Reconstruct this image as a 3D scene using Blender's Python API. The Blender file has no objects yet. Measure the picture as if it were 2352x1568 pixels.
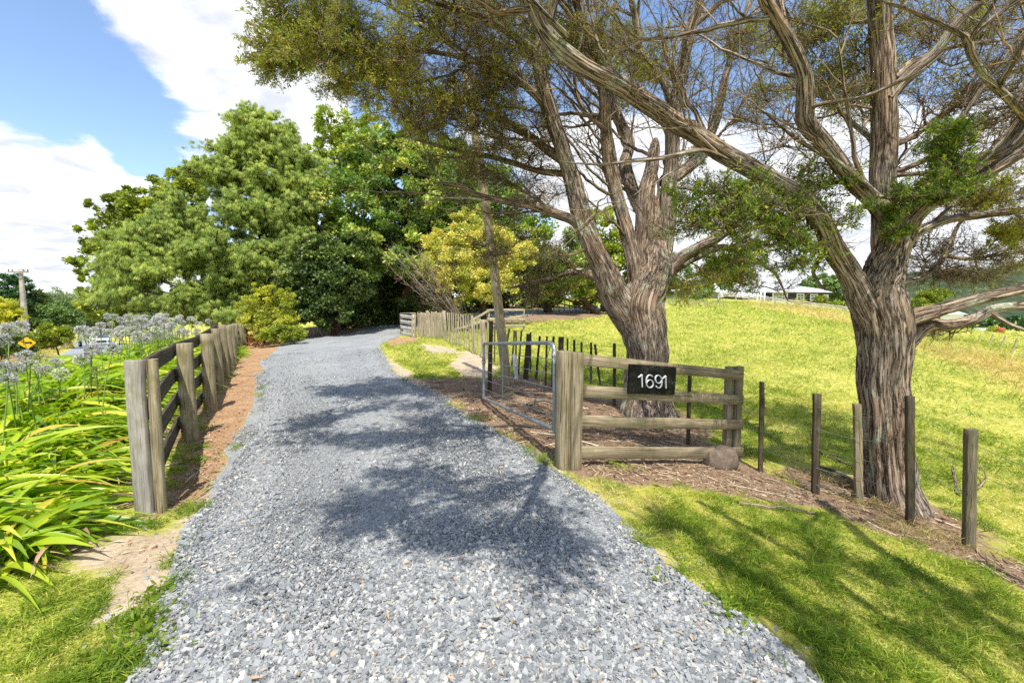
import bpy, math
import numpy as np
rng = np.random.default_rng(11)
SC = bpy.context.scene
COL = SC.collection
F = 1045.3                       # focal length in units of a 2352 wide picture
PITCH = math.atan(84.0 / F)
EYE = np.array([0.0, 0.0, 1.6])
CP, SP = math.cos(PITCH), math.sin(PITCH)
EL, AZ = math.radians(62), math.radians(8)
SUN = np.array([math.sin(AZ) * math.cos(EL), -math.cos(AZ) * math.cos(EL), math.sin(EL)])

def ray(u, v):
    a, b = (u - 1176) / F, (784 - v) / F
    return np.array([a, CP + b * SP, -SP + b * CP])
def at(u, v, Y):
    d = ray(u, v)
    return EYE + d * (Y / d[1])
def ppm(Y):                      # metres per unit of picture at depth Y
    return Y / F
def unit(a):
    return a / (np.linalg.norm(a, axis=-1, keepdims=True) + 1e-9)
def sm(a, b, x):
    t = np.clip((x - a) / (b - a), 0, 1)
    return t * t * (3 - 2 * t)

# ---------------------------------------------------------------- value noise
_T = np.random.default_rng(5).random(65536).astype(np.float32)
def vnoise(p):
    p = np.asarray(p, float); i = np.floor(p).astype(np.int64); f = p - i
    f = f * f * (3 - 2 * f); out = 0
    for dx in (0, 1):
        for dy in (0, 1):
            for dz in (0, 1):
                h = ((i[..., 0] + dx) * 73856093 ^ (i[..., 1] + dy) * 19349663 ^ (i[..., 2] + dz) * 83492791) & 65535
                w = (f[..., 0] if dx else 1 - f[..., 0]) * (f[..., 1] if dy else 1 - f[..., 1]) * (f[..., 2] if dz else 1 - f[..., 2])
                out = out + w * _T[h]
    return out
def fbm(p, o=3):
    s, a, t = 0, .5, 0
    p = np.asarray(p, float)
    for k in range(o):
        s = s + a * vnoise(p * 2 ** k + 17.3 * k); t += a; a *= .5
    return s / t

# ---------------------------------------------------------------- terrain
CTRL = np.array([
 (0,0,0),(0,4,0),(0,8,0),(-3,8,0),(-3.5,4,0),(-3,0,0),(0,-6,0),(-6,16,0),(-4,20,0),(-7,25,.05),(-1,12,0),(-3,14,0),
 (.55,4.45,0),(1.5,4.8,-.12),(2.75,5.4,-.36),(3.2,4.8,-.40),(3.7,4.5,-.46),(4.05,4.03,-.54),(6,3,-.95),(6,6,-.8),
 (1.3,2.0,-.05),(2,2,-.2),(3,1.5,-.42),(2.1,7.3,-.22),(4,9,-.38),(3,14,-.15),(2,10,-.12),(-.5,9.5,0),
 (8,20,-.3),(13,32,.37),(17.3,22,-.5),(14.7,15,-.6),(28,26,-.9),(9.6,45,1.4),(18.4,50,1.7),(30,55,1.25),(42,58,.6),
 (39.8,45,-1.3),(50.6,45,-1.75),(55,90,2.2),(42,75,1.9),(60,130,0),(100,100,-10),(80,60,-6),(120,60,-15),(60,30,-4),(30,15,-2.5),
 (20,5,-2),(12,0,-1.6),(4.1,38,1.16),(-2,28,.35),(2,25,.25),(-5,32,.5),(-15,28,-.1),(-20,40,-.8),(0,60,2.2),(20,90,2),(8,60,2.0),
 (-5.5,6,.0),(-7.5,7,-.12),(-7.2,3,-.15),(-9.5,12,-.15),(-9.4,9,-.35),(-11.5,15,-.5),(-15,13.4,-.95),(-13,10,-.9),(-14.5,6,-.85),(-13.5,0,-.8),(-11,4,-.75),
 (-17,17,-1.15),(-24,27,-1.9),(-36,40,-2.9),(-54,60,-4.2),(-75,82,-5.5),(-24,14,-.7),(-40,30,-1.6),(-60,50,-3.2),(-12,20,-.4),(-20,24,-1.2),
 (-150,150,-8),(-150,0,-5),(0,150,-3),(0,-100,0),(150,-50,-12),(170,150,-24),(-100,-100,-3),(-60,140,-6),(150,30,-20)], float)
def _U(d):
    return d * d * np.log(d + 1e-6)
_c = CTRL[:, :2] / 20.0
_n = len(_c)
_K = _U(np.linalg.norm(_c[:, None] - _c[None], axis=2)) + np.eye(_n) * .004
_P = np.c_[np.ones(_n), _c]
_A = np.block([[_K, _P], [_P.T, np.zeros((3, 3))]])
_W = np.linalg.solve(_A, np.r_[CTRL[:, 2], 0, 0, 0])
def hgt(x, y):
    x = np.atleast_1d(np.asarray(x, float)); y = np.atleast_1d(np.asarray(y, float))
    sh = x.shape; q = np.c_[x.ravel(), y.ravel()] / 20.0
    r = np.linalg.norm(q, axis=1) * 20
    out = np.empty(len(q))
    for s in range(0, len(q), 20000):
        qq = q[s:s + 20000]
        d = np.linalg.norm(qq[:, None] - _c[None], axis=2)
        out[s:s + 20000] = _U(d) @ _W[:_n] + _W[_n] + qq @ _W[_n + 1:]
    k = sm(130, 240, r)
    out = out * (1 - k) + (-14) * k
    return out.reshape(sh)
def h1(x, y):
    return float(hgt(x, y)[0])
def gnd(u, v, tmax=220):
    d = ray(u, v)
    t = np.exp(np.linspace(math.log(.8), math.log(tmax), 900))
    p = EYE + t[:, None] * d
    g = p[:, 2] - hgt(p[:, 0], p[:, 1])
    i = np.argmax(g < 0)
    if g[i] >= 0: i = len(t) - 1
    a = g[i - 1] / (g[i - 1] - g[i] + 1e-9)
    q = p[i - 1] + (p[i] - p[i - 1]) * a
    return np.array([q[0], q[1], h1(q[0], q[1])])
def on(x, y, dz=0.0):
    return np.array([x, y, h1(x, y) + dz])

def sdf(poly, x, y):             # signed distance to polygon, negative inside
    P = np.asarray(poly, float); Q = np.roll(P, -1, 0)
    best = np.full(x.shape, 1e9); ins = np.zeros(x.shape, bool)
    for (ax, ay), (bx, by) in zip(P[:, :2], Q[:, :2]):
        ex, ey = bx - ax, by - ay
        t = np.clip(((x - ax) * ex + (y - ay) * ey) / (ex * ex + ey * ey + 1e-9), 0, 1)
        best = np.minimum(best, np.hypot(x - ax - t * ex, y - ay - t * ey))
        c = ((ay > y) != (by > y)) & (x < (bx - ax) * (y - ay) / ((by - ay) + 1e-12) + ax)
        ins ^= c
    return np.where(ins, -best, best)
def pxpoly(pts):
    return [tuple(gnd(u, v)[:2]) for u, v in pts]

# ---------------------------------------------------------------- mesh accumulator
class G:
    def __init__(s):
        s.V, s.Q, s.L, s.R, s.n = [], [], [], [], 0
    def add(s, V, Fc, rnd=None, loc=None):
        V = np.asarray(V, np.float32).reshape(-1, 3)
        Fs = Fc if isinstance(Fc, list) else [Fc]
        tot = 0
        for f in Fs:
            f = np.asarray(f, np.int64); s.Q.append(f + s.n); tot += len(f)
        s.R.append(np.broadcast_to(np.asarray(rng.random() if rnd is None else rnd, np.float32), (tot,)))
        s.L.append(V.copy() if loc is None else np.asarray(loc, np.float32).reshape(-1, 3))
        s.V.append(V); s.n += len(V)
    def build(s, name, mat, parent=None, smooth=True):
        V = np.concatenate(s.V); me = bpy.data.meshes.new(name)
        me.vertices.add(len(V)); me.vertices.foreach_set('co', V.ravel())
        loops = np.concatenate([q.ravel() for q in s.Q]).astype(np.int32)
        tot = np.concatenate([np.full(len(q), q.shape[1]) for q in s.Q]).astype(np.int32)
        st = np.concatenate([[0], np.cumsum(tot)[:-1]]).astype(np.int32)
        me.loops.add(len(loops)); me.loops.foreach_set('vertex_index', loops)
        me.polygons.add(len(tot)); me.polygons.foreach_set('loop_start', st); me.polygons.foreach_set('loop_total', tot)
        me.polygons.foreach_set('use_smooth', np.full(len(tot), smooth))
        a = me.attributes.new('rnd', 'FLOAT', 'FACE'); a.data.foreach_set('value', np.concatenate(s.R).astype(np.float32))
        a = me.attributes.new('loc', 'FLOAT_VECTOR', 'POINT'); a.data.foreach_set('vector', np.concatenate(s.L).ravel())
        me.update(calc_edges=True)
        me.materials.append(mat)
        o = bpy.data.objects.new(name, me); COL.objects.link(o)
        if parent is not None:
            o.parent = parent
            o.location = [-c for c in parent.location] if parent.type == 'EMPTY' else (0, 0, 0)
        return o
def tag(o, label=None, cat=None, group=None, kind=None):
    if label: o['label'] = label
    if cat: o['category'] = cat
    if group: o['group'] = group
    if kind: o['kind'] = kind
    return o
def thing(name, label, cat, loc=(0, 0, 0), group=None):
    o = bpy.data.objects.new(name, None); COL.objects.link(o); o.location = [float(c) for c in loc]
    o.empty_display_size = .1
    return tag(o, label, cat, group)

def tubes(P, R, S=4):
    P = np.asarray(P, float); R = np.asarray(R, float); N, K, _ = P.shape
    T = unit(np.gradient(P, axis=1))
    ref = unit(np.cross(unit(P[:, -1] - P[:, 0]), rng.normal(size=(N, 3))))[:, None, :]
    e1 = unit(ref - T * (ref * T).sum(-1, keepdims=True)); e2 = np.cross(T, e1)
    th = np.arange(S) * 2 * math.pi / S
    V = P[:, :, None, :] + R[:, :, None, None] * (np.cos(th)[None, None, :, None] * e1[:, :, None, :] + np.sin(th)[None, None, :, None] * e2[:, :, None, :])
    idx = np.arange(N * K * S).reshape(N, K, S)
    a = idx[:, :-1, :]; b = idx[:, 1:, :]
    Q = np.stack([a, np.roll(a, -1, 2), np.roll(b, -1, 2), b], -1).reshape(-1, 4)
    seg = np.concatenate([np.zeros((N, 1)), np.cumsum(np.linalg.norm(np.diff(P, axis=1), axis=2), 1)], 1)
    rr = np.maximum(R, .004)
    L = np.stack([np.cos(th)[None, None] * rr[..., None], np.sin(th)[None, None] * rr[..., None], np.broadcast_to(seg[..., None], (N, K, S))], -1)
    L = L + rng.random((N, 1, 1, 3)) * 20
    return V.reshape(-1, 3), Q, L.reshape(-1, 3)

def catmull(P, step):
    P = np.asarray(P, float); n = len(P)
    E = np.vstack([2 * P[0] - P[1], P, 2 * P[-1] - P[-2]]); out = []
    for i in range(n - 1):
        p0, p1, p2, p3 = E[i:i + 4]
        m = max(2, int(np.linalg.norm((p2 - p1)[:3]) / step))
        t = (np.arange(m) / m)[:, None]
        out.append(.5 * ((2 * p1) + (-p0 + p2) * t + (2 * p0 - 5 * p1 + 4 * p2 - p3) * t ** 2 + (-p0 + 3 * p1 - 3 * p2 + p3) * t ** 3))
    out.append(P[-1:]); return np.vstack(out)

def sweep(g, pts, prof, up=(0, 0, 1), cap=True, rnd=None, scale=None, jitter=0.0):
    """sweep profile (S,2) along pts (K,3)"""
    pts = np.asarray(pts, float); K = len(pts); prof = np.asarray(prof, float); S = len(prof)
    T = unit(np.gradient(pts, axis=0)) if K > 1 else None
    up = np.asarray(up, float)
    e1 = np.cross(T, up); e1 = unit(e1); e2 = np.cross(e1, T)
    sc = np.ones(K) if scale is None else np.asarray(scale, float)
    V = pts[:, None, :] + sc[:, None, None] * (prof[None, :, 0, None] * e1[:, None, :] + prof[None, :, 1, None] * e2[:, None, :])
    if jitter: V = V + rng.normal(size=V.shape) * jitter
    s = np.r_[0, np.cumsum(np.linalg.norm(np.diff(pts, axis=0), axis=1))]
    L = np.zeros((K, S, 3)); L[..., 0] = prof[None, :, 0]; L[..., 1] = prof[None, :, 1]; L[..., 2] = s[:, None]
    L += rng.random(3) * 30
    idx = np.arange(K * S).reshape(K, S); a, b = idx[:-1], idx[1:]
    Q = np.stack([a, np.roll(a, -1, 1), np.roll(b, -1, 1), b], -1).reshape(-1, 4)
    Fs = [Q]
    if cap: Fs += [idx[0][::-1][None], idx[-1][None]]
    g.add(V, Fs, rnd, L)
def circ(r, S=16, sq=1.0):
    th = np.arange(S) * 2 * math.pi / S
    return np.c_[np.cos(th) * r, np.sin(th) * r * sq]
def rect(w, h, b=.004):
    x, y = w / 2, h / 2; b = min(b, x * .4, y * .4)
    return np.array([(x, -y + b), (x, y - b), (x - b, y), (-x + b, y), (-x, y - b), (-x, -y + b), (-x + b, -y), (x - b, -y)])
def line(a, b, n):
    t = np.linspace(0, 1, n)[:, None]
    return np.asarray(a, float) * (1 - t) + np.asarray(b, float) * t
def plank(g, a, b, w, t, up=(0, 0, 1), warp=.006, n=9):
    """w across up direction, t thickness"""
    p = line(a, b, n); 
    if warp:
        ph = rng.random(2) * 6; s = np.linspace(0, 1, n)
        p[:, 2] += warp * np.sin(s * 3.1 + ph[0]) - warp * math.sin(ph[0]) * .5
    sweep(g, p, rect(t, w, .004), up, jitter=.0008)
def box(g, c, s, b=.01):
    c = np.asarray(c, float); z = np.array([0, 0, s[2] / 2])
    sweep(g, [c - z, c - z * .98, c + z * .98, c + z], rect(s[0], s[1], b), up=(0, 1, 0), scale=[.985, 1, 1, .985])
def leaves(P, D, L, W, bend=0.25, curl=None, nrm=None):
    """diamond leaves: P (N,3) base, D (N,3) direction, L, W arrays"""
    N = len(P); D = unit(D); L = np.broadcast_to(L, (N,))[:, None]; W = np.broadcast_to(W, (N,))[:, None]
    r = rng.normal(size=(N, 3)) if nrm is None else nrm
    side = unit(np.cross(D, r)); n = np.cross(side, D)
    mid = P + D * L * .5 + n * L * bend * .5
    tip = P + D * L + (0 if curl is None else curl)
    V = np.stack([P, mid - side * W / 2, tip, mid + side * W / 2], 1)
    return V.reshape(-1, 3), np.arange(4 * N).reshape(N, 4)
def blob_pts(N, inner=.35):
    d = unit(rng.normal(size=(N, 3))); r = inner + (1 - inner) * rng.random(N) ** .6
    return d * r[:, None]
# ---------------------------------------------------------------- materials
def C(r, g, b, k=1.0):
    f = lambda x: ((x / 255 + .055) / 1.055) ** 2.4 if x > 10 else x / 255 / 12.92
    return (f(r) * k, f(g) * k, f(b) * k, 1)
class N:
    def __init__(s, name):
        s.m = bpy.data.materials.new(name); s.m.use_nodes = True; s.t = s.m.node_tree
        s.t.nodes.clear(); s.out = s.t.nodes.new('ShaderNodeOutputMaterial')
    def _set(s, sock, val):
        if isinstance(val, bpy.types.NodeSocket): s.t.links.new(val, sock)
        else: sock.default_value = val
    def nd(s, typ, **kw):
        n = s.t.nodes.new(typ)
        for k, v in kw.items(): setattr(n, k, v)
        return n
    def attr(s, name, out='Fac'):
        n = s.nd('ShaderNodeAttribute', attribute_name=name); return n.outputs[out]
    def pos(s):
        return s.nd('ShaderNodeNewGeometry').outputs['Position']
    def map(s, v, scale=(1, 1, 1), loc=(0, 0, 0)):
        n = s.nd('ShaderNodeMapping'); s._set(n.inputs[0], v); n.inputs['Scale'].default_value = scale; n.inputs['Location'].default_value = loc; return n.outputs[0]
    def noise(s, v, scale, detail=4, rough=.55, dist=0, out=0):
        n = s.nd('ShaderNodeTexNoise'); s._set(n.inputs['Vector'], v); n.inputs['Scale'].default_value = scale
        n.inputs['Detail'].default_value = detail; n.inputs['Roughness'].default_value = rough; n.inputs['Distortion'].default_value = dist
        return n.outputs[out]
    def vor(s, v, scale, feature='F1', out='Distance', rnd=1.0):
        n = s.nd('ShaderNodeTexVoronoi', feature=feature); s._set(n.inputs['Vector'], v); n.inputs['Scale'].default_value = scale; n.inputs['Randomness'].default_value = rnd
        return n.outputs[out]
    def math(s, op, a, b=0.0, clamp=False):
        n = s.nd('ShaderNodeMath', operation=op, use_clamp=clamp); s._set(n.inputs[0], a); s._set(n.inputs[1], b); return n.outputs[0]
    def ramp(s, f, stops, interp='LINEAR'):
        n = s.nd('ShaderNodeValToRGB'); cr = n.color_ramp; cr.interpolation = interp
        while len(cr.elements) < len(stops): cr.elements.new(.5)
        for e, (p, c) in zip(cr.elements, stops): e.position = p; e.color = c if len(c) == 4 else (*c, 1)
        s._set(n.inputs[0], f); return n.outputs[0]
    def step(s, f, a, b):
        n = s.nd('ShaderNodeMapRange', interpolation_type='SMOOTHSTEP'); s._set(n.inputs[0], f); n.inputs[1].default_value = a; n.inputs[2].default_value = b; return n.outputs[0]
    def mix(s, f, a, b, typ='MIX'):
        n = s.nd('ShaderNodeMix', data_type='RGBA', blend_type=typ); s._set(n.inputs[0], f); s._set(n.inputs[6], a); s._set(n.inputs[7], b); return n.outputs[2]
    def bump(s, h, strength=.5, dist=.02, nrm=None):
        n = s.nd('ShaderNodeBump'); n.inputs['Strength'].default_value = strength; n.inputs['Distance'].default_value = dist; s._set(n.inputs['Height'], h)
        if nrm is not None: s._set(n.inputs['Normal'], nrm)
        return n.outputs[0]
    def bsdf(s, col, rough=.8, nrm=None, metal=0, spec=.3):
        n = s.nd('ShaderNodeBsdfPrincipled'); s._set(n.inputs['Base Color'], col); s._set(n.inputs['Roughness'], rough)
        n.inputs['Metallic'].default_value = metal; n.inputs['Specular IOR Level'].default_value = spec
        if nrm is not None: s._set(n.inputs['Normal'], nrm)
        return n.outputs[0]
    def end(s, sh):
        s.t.links.new(sh, s.out.inputs[0]); return s.m
K1 = (1, 1, 1, 1); K0 = (0, 0, 0, 1)

def leafmat(name, stops, trans=.3, rough=.5, spec=.35, big=.35, gain=1.0, tt=(1.25, 1.3, .7, 1)):
    n = N(name); stops = [(p, tuple(min(.9, x * gain) for x in c[:3]) + (1,)) for p, c in stops]; r = n.attr('rnd'); col = n.ramp(r, stops)
    v = n.noise(n.pos(), big, 2)
    col = n.mix(n.step(v, .3, .7), n.mix(1.0, col, (.8, .84, .8, 1), 'MULTIPLY'), n.mix(1.0, col, (1.14, 1.1, .95, 1), 'MULTIPLY'))
    p = n.bsdf(col, rough, spec=spec)
    tr = n.nd('ShaderNodeBsdfTranslucent'); n._set(tr.inputs[0], n.mix(1.0, col, tt, 'MULTIPLY'))
    m = n.nd('ShaderNodeMixShader'); m.inputs[0].default_value = trans
    n.t.links.new(p, m.inputs[1]); n.t.links.new(tr.outputs[0], m.inputs[2])
    return n.end(m.outputs[0])
def woodmat(name, dark, mid, light, moss=None, rough=.85, grain=(26, 26, 1.3), bumpk=.5, tone=.18):
    n = N(name); L = n.attr('loc', 'Vector')
    g = n.noise(n.map(L, grain), 2.2, 6, .65, .4); g2 = n.noise(n.map(L, (90, 90, 2.5)), 2, 3, .6)
    col = n.ramp(n.math('ADD', n.math('MULTIPLY', g, .75), n.math('MULTIPLY', g2, .25)), [(.28, dark), (.5, mid), (.72, light)])
    bl = n.noise(L, 3.5, 3); col = n.mix(n.step(bl, .25, .75), n.mix(1.0, col, (1 - tone, 1 - tone, 1 - tone, 1), 'MULTIPLY'), n.mix(1.0, col, (1 + tone, 1 + tone, 1 + tone, 1), 'MULTIPLY'))
    if moss:
        ms = n.noise(n.map(L, (3, 3, 2)), 2.5, 4, .6)
        col = n.mix(n.math('MULTIPLY', n.step(ms, .5, .66), .55), col, moss)
    kn = n.step(n.vor(n.map(L, (4, 4, 1.6)), 1.7), .0, .085)
    col = n.mix(kn, (dark[0] * .6, dark[1] * .6, dark[2] * .6, 1), col)
    crk = n.step(n.noise(n.map(L, (55, 55, .8)), 1.5, 2), .33, .37)
    col = n.mix(crk, (dark[0] * .4, dark[1] * .4, dark[2] * .4, 1), col)
    h = n.math('ADD', g, n.math('MULTIPLY', crk, .5))
    return n.end(n.bsdf(col, rough, n.bump(h, bumpk, .006), spec=.2))

M = {}
M['post'] = woodmat('weathered_post', C(88, 77, 57), C(142, 130, 102), C(184, 172, 144), C(116, 114, 64))
M['grey'] = woodmat('grey_timber', C(100, 94, 86), C(150, 143, 132), C(190, 183, 170), C(120, 118, 84))
M['darkrail'] = woodmat('dark_rail', C(38, 34, 28), C(72, 65, 53), C(122, 112, 88), C(70, 70, 38))
M['darkpost'] = woodmat('dark_batten', C(44, 38, 30), C(78, 69, 54), C(112, 101, 80), C(88, 88, 58))
M['gatepost'] = woodmat('gate_timber', C(88, 76, 58), C(138, 124, 98), C(178, 164, 136), C(116, 112, 76))
M['batten'] = woodmat('pale_batten', C(104, 94, 76), C(160, 148, 124), C(200, 188, 162))
M['whiterail'] = woodmat('whitewashed_board', C(140, 134, 124), C(186, 180, 170), C(214, 209, 200))
M['pole'] = woodmat('old_pole', C(112, 98, 74), C(166, 150, 120), C(204, 188, 154), C(128, 124, 84))

def barkmat(name, dark, mid, light, lich, lichamt=.5):
    n = N(name); L = n.attr('loc', 'Vector')
    w = n.noise(n.map(L, (7, 7, 1.2)), 1.2, 3, .5, 0, 1)
    Lw = n.mix(.035, L, w, 'ADD')
    g = n.noise(n.map(Lw, (24, 24, 1.0)), 1.6, 7, .66, .05)
    r = n.math('ABSOLUTE', n.math('SUBTRACT', g, .5)); rid = n.step(r, .0, .045)
    f2 = n.noise(n.map(Lw, (70, 70, 2.4)), 1.4, 5, .7)
    col = n.ramp(n.math('ADD', n.math('MULTIPLY', g, .45), n.math('MULTIPLY', f2, .55)), [(.3, dark), (.5, mid), (.68, light)])
    col = n.mix(rid, (dark[0] * .6, dark[1] * .58, dark[2] * .56, 1), col)
    wm = n.noise(L, 1.8, 2); col = n.mix(n.step(wm, .35, .65), col, n.mix(1.0, col, (1.1, .97, .84, 1), 'MULTIPLY'))
    lm = n.noise(n.map(L, (1, 1, .6)), 3.0, 7, .75)
    lm2 = n.noise(L, .8, 2)
    lk = n.math('MULTIPLY', n.step(lm, .545, .585), n.step(lm2, .62 - lichamt * .3, .8 - lichamt * .3))
    lcol = n.ramp(n.noise(L, 30, 3), [(.35, (lich[0] * .6, lich[1] * .65, lich[2] * .55, 1)), (.65, lich)])
    col = n.mix(n.math('MULTIPLY', lk, .85), col, lcol)
    h = n.math('ADD', n.math('MULTIPLY', rid, .6), n.math('ADD', n.math('MULTIPLY', f2, .55), n.math('MULTIPLY', g, .5)))
    return n.end(n.bsdf(col, .92, n.bump(h, 1.0, .02), spec=.15))
M['bark'] = barkmat('totara_bark', C(98, 84, 72), C(156, 141, 126), C(206, 195, 182), C(196, 196, 174), .75)
M['twig'] = barkmat('totara_twig', C(112, 96, 74), C(166, 148, 122), C(212, 198, 174), C(170, 176, 150), .3)
M['pinebark'] = barkmat('pine_bark', C(40, 30, 26), C(72, 56, 46), C(104, 86, 72), C(120, 120, 100), .1)
M['bgbark'] = barkmat('woodland_bark', C(50, 42, 32), C(92, 78, 60), C(128, 112, 90), C(120, 124, 96), .2)
M['deadbark'] = barkmat('dead_bark', C(120, 108, 96), C(164, 152, 138), C(196, 186, 174), C(170, 174, 150), .3)
M['deadfall'] = barkmat('fallen_bark', C(90, 78, 66), C(142, 128, 114), C(182, 170, 156), C(170, 174, 150), .1)

M['tot'] = leafmat('totara_leaf', [(0, C(154, 124, 68)), (.25, C(150, 136, 60)), (.5, C(122, 132, 50)), (.8, C(156, 164, 66)), (1, C(206, 192, 102))], .35, .55, gain=1.2)
M['totg'] = leafmat('totara_green_leaf', [(0, C(70, 88, 30)), (.4, C(96, 122, 40)), (.75, C(136, 156, 50)), (1, C(190, 184, 76))], .35, .5, gain=1.15)
M['pine'] = leafmat('pine_needle', [(0, C(78, 96, 44)), (.35, C(120, 138, 62)), (.7, C(156, 168, 88)), (1, C(184, 186, 110))], .35, .5, big=.25, gain=1.4)
M['broad'] = leafmat('broad_leaf', [(0, C(56, 78, 34)), (.35, C(84, 108, 44)), (.65, C(122, 142, 58)), (.85, C(184, 184, 106)), (1, C(160, 126, 74))], .3, .45, .4, big=.3, gain=1.5)
M['olive'] = leafmat('olive_leaf', [(0, C(74, 86, 26)), (.4, C(108, 122, 36)), (.8, C(140, 150, 48)), (1, C(170, 170, 70))], .3, .5, gain=1.35)
M['limeleaf'] = leafmat('lime_leaf', [(0, C(110, 130, 40)), (.5, C(150, 166, 58)), (1, C(188, 196, 84))], .35, .5)
M['dark'] = leafmat('dark_leaf', [(0, C(40, 52, 24)), (.5, C(66, 82, 36)), (.85, C(100, 114, 54)), (1, C(140, 138, 78))], .2, .42, .4, gain=1.6)
M['grn'] = leafmat('grey_green_leaf', [(0, C(60, 80, 44)), (.5, C(88, 112, 60)), (1, C(130, 150, 92))], .25, .5, gain=1.4)
M['darktree'] = leafmat('deep_green_leaf', [(0, C(30, 56, 34)), (.5, C(52, 84, 50)), (1, C(90, 122, 74))], .15, .5, gain=1.4)
M['paleleaf'] = leafmat('pale_leaf', [(0, C(108, 126, 84)), (.5, C(140, 156, 112)), (1, C(176, 184, 140))], .25, .5)
M['goldbush'] = leafmat('golden_bush_leaf', [(0, C(112, 130, 44)), (.4, C(170, 174, 58)), (1, C(220, 210, 80))], .35, .5, gain=1.05)
M['bloom'] = leafmat('golden_bloom', [(0, C(104, 124, 44)), (.35, C(156, 160, 62)), (.6, C(208, 194, 100)), (1, C(236, 218, 142))], .3, .6, big=.6, gain=1.2)
M['yellowfl'] = leafmat('yellow_flower', [(0, C(200, 190, 20)), (1, C(240, 225, 40))], .2, .5)
M['grass'] = leafmat('grass_blade', [(0, C(100, 128, 38)), (.36, C(138, 158, 52)), (.62, C(172, 180, 76)), (.84, C(208, 200, 124)), (1, C(226, 206, 156))], .35, .6, .2, big=.9)
M['drygrass'] = leafmat('dry_grass_blade', [(0, C(150, 140, 70)), (.5, C(190, 166, 106)), (1, C(216, 190, 140))], .25, .6)
M['aga'] = leafmat('strap_leaf', [(0, C(100, 138, 22)), (.45, C(146, 176, 34)), (.85, C(190, 202, 60)), (.97, C(210, 206, 84)), (1, C(206, 166, 76))], .4, .36, .4, big=.9)
M['agastem'] = leafmat('flower_stem', [(0, C(96, 122, 56)), (1, C(140, 162, 84))], .1, .5)
M['petal'] = leafmat('lavender_petal', [(0, C(160, 154, 168)), (.4, C(204, 199, 210)), (.75, C(230, 226, 232)), (1, C(222, 214, 196))], .3, .7, .2, tt=(1, 1, 1.05, 1))
M['petalw'] = leafmat('white_petal', [(0, C(200, 206, 170)), (1, C(240, 240, 226))], .25, .6, tt=(1, 1, 1, 1))
M['petalg'] = leafmat('seed_petal', [(0, C(146, 162, 84)), (.6, C(186, 190, 130)), (1, C(204, 200, 168))], .25, .6)
M['flax'] = leafmat('bronze_strap', [(0, C(96, 58, 36)), (.6, C(150, 96, 54)), (1, C(196, 160, 84))], .2, .4)
M['litter'] = leafmat('leaf_litter', [(0, C(96, 78, 62)), (.4, C(150, 124, 100)), (.8, C(188, 166, 140)), (1, C(216, 200, 178))], 0, .8, .15)

def flat(name, col, rough=.6, metal=0, spec=.4, var=.12, sc=4, bumpk=0):
    n = N(name); P = n.pos(); v = n.noise(P, sc, 4)
    c = n.mix(n.step(v, .3, .7), tuple(x * (1 - var) for x in col[:3]) + (1,), tuple(min(1, x * (1 + var)) for x in col[:3]) + (1,))
    return n.end(n.bsdf(c, rough, n.bump(v, bumpk, .01) if bumpk else None, metal, spec))
M['galv'] = flat('galvanised_steel', C(158, 164, 170), .42, .75, .5, .2, 14)
M['wire'] = flat('fence_wire', C(120, 120, 116), .5, .6, .5, .3, 3)
M['white'] = flat('white_paint', C(232, 232, 228), .6, var=.05)
M['concrete'] = flat('pole_concrete', C(160, 152, 142), .9, var=.2, sc=2)
M['roof'] = flat('white_iron_roof', C(198, 202, 206), .5, var=.04)
M['darkwall'] = flat('dark_weatherboard', C(46, 50, 58), .7)
M['glass'] = flat('window_glass', C(60, 70, 82), .08, spec=1.0)
M['black'] = flat('black_paint', C(18, 18, 18), .5)
M['rubber'] = flat('rubber', C(26, 26, 26), .85)
M['yellow'] = flat('sign_yellow', C(250, 184, 20), .45, var=.05)
M['rust'] = flat('rusty_drum', C(176, 84, 52), .7, var=.3, sc=6)
M['ceramic'] = flat('insulator', C(90, 70, 60), .3)
M['digit'] = flat('digit_silver', C(214, 216, 218), .45, .0, .5, .08, 30)

def signmat():
    n = N('crackle_black'); P = n.pos()
    w = n.mix(.03, P, n.noise(P, 16, 2, .5, 0, 1), 'ADD')
    e = n.vor(w, 55, 'DISTANCE_TO_EDGE'); e2 = n.vor(w, 26, 'DISTANCE_TO_EDGE')
    k = n.math('MAXIMUM', n.math('SUBTRACT', 1, n.step(e, .0, .05)), n.math('SUBTRACT', 1, n.step(e2, .0, .03)))
    k = n.math('MULTIPLY', k, n.step(n.noise(P, 9, 3), .4, .7))
    return n.end(n.bsdf(n.mix(n.math('MULTIPLY', k, .55), C(12, 12, 12), C(120, 116, 110)), .5, n.bump(k, .2, .002), spec=.15))
M['sign'] = signmat()
M['midpost'] = woodmat('mid_post', C(62, 56, 42), C(110, 101, 80), C(144, 134, 110), C(98, 100, 60))
def rockmat():
    n = N('brown_rock'); P = n.pos(); v = n.noise(P, 5, 8, .7); s = n.noise(P, 60, 3)
    c = n.ramp(n.math('ADD', n.math('MULTIPLY', v, .7), n.math('MULTIPLY', s, .3)), [(.3, C(72, 62, 52)), (.5, C(112, 98, 84)), (.7, C(150, 138, 120))])
    return n.end(n.bsdf(c, .9, n.bump(v, .8, .03), spec=.2))
M['rock'] = rockmat()
def stonemat():
    n = N('gravel_stone'); r = n.attr('rnd'); P = n.pos()
    c = n.ramp(r, [(0, C(104, 108, 110)), (.25, C(130, 133, 134)), (.6, C(150, 152, 151)), (.88, C(168, 168, 163)), (.97, C(196, 191, 179)), (1, C(180, 160, 134))])
    v = n.noise(P, 90, 3); c = n.mix(n.math('MULTIPLY', n.step(v, .35, .7), .3), c, n.mix(1.0, c, (.72, .74, .78, 1), 'MULTIPLY'))
    return n.end(n.bsdf(c, .75, n.bump(v, .3, .003), spec=.3))
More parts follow.
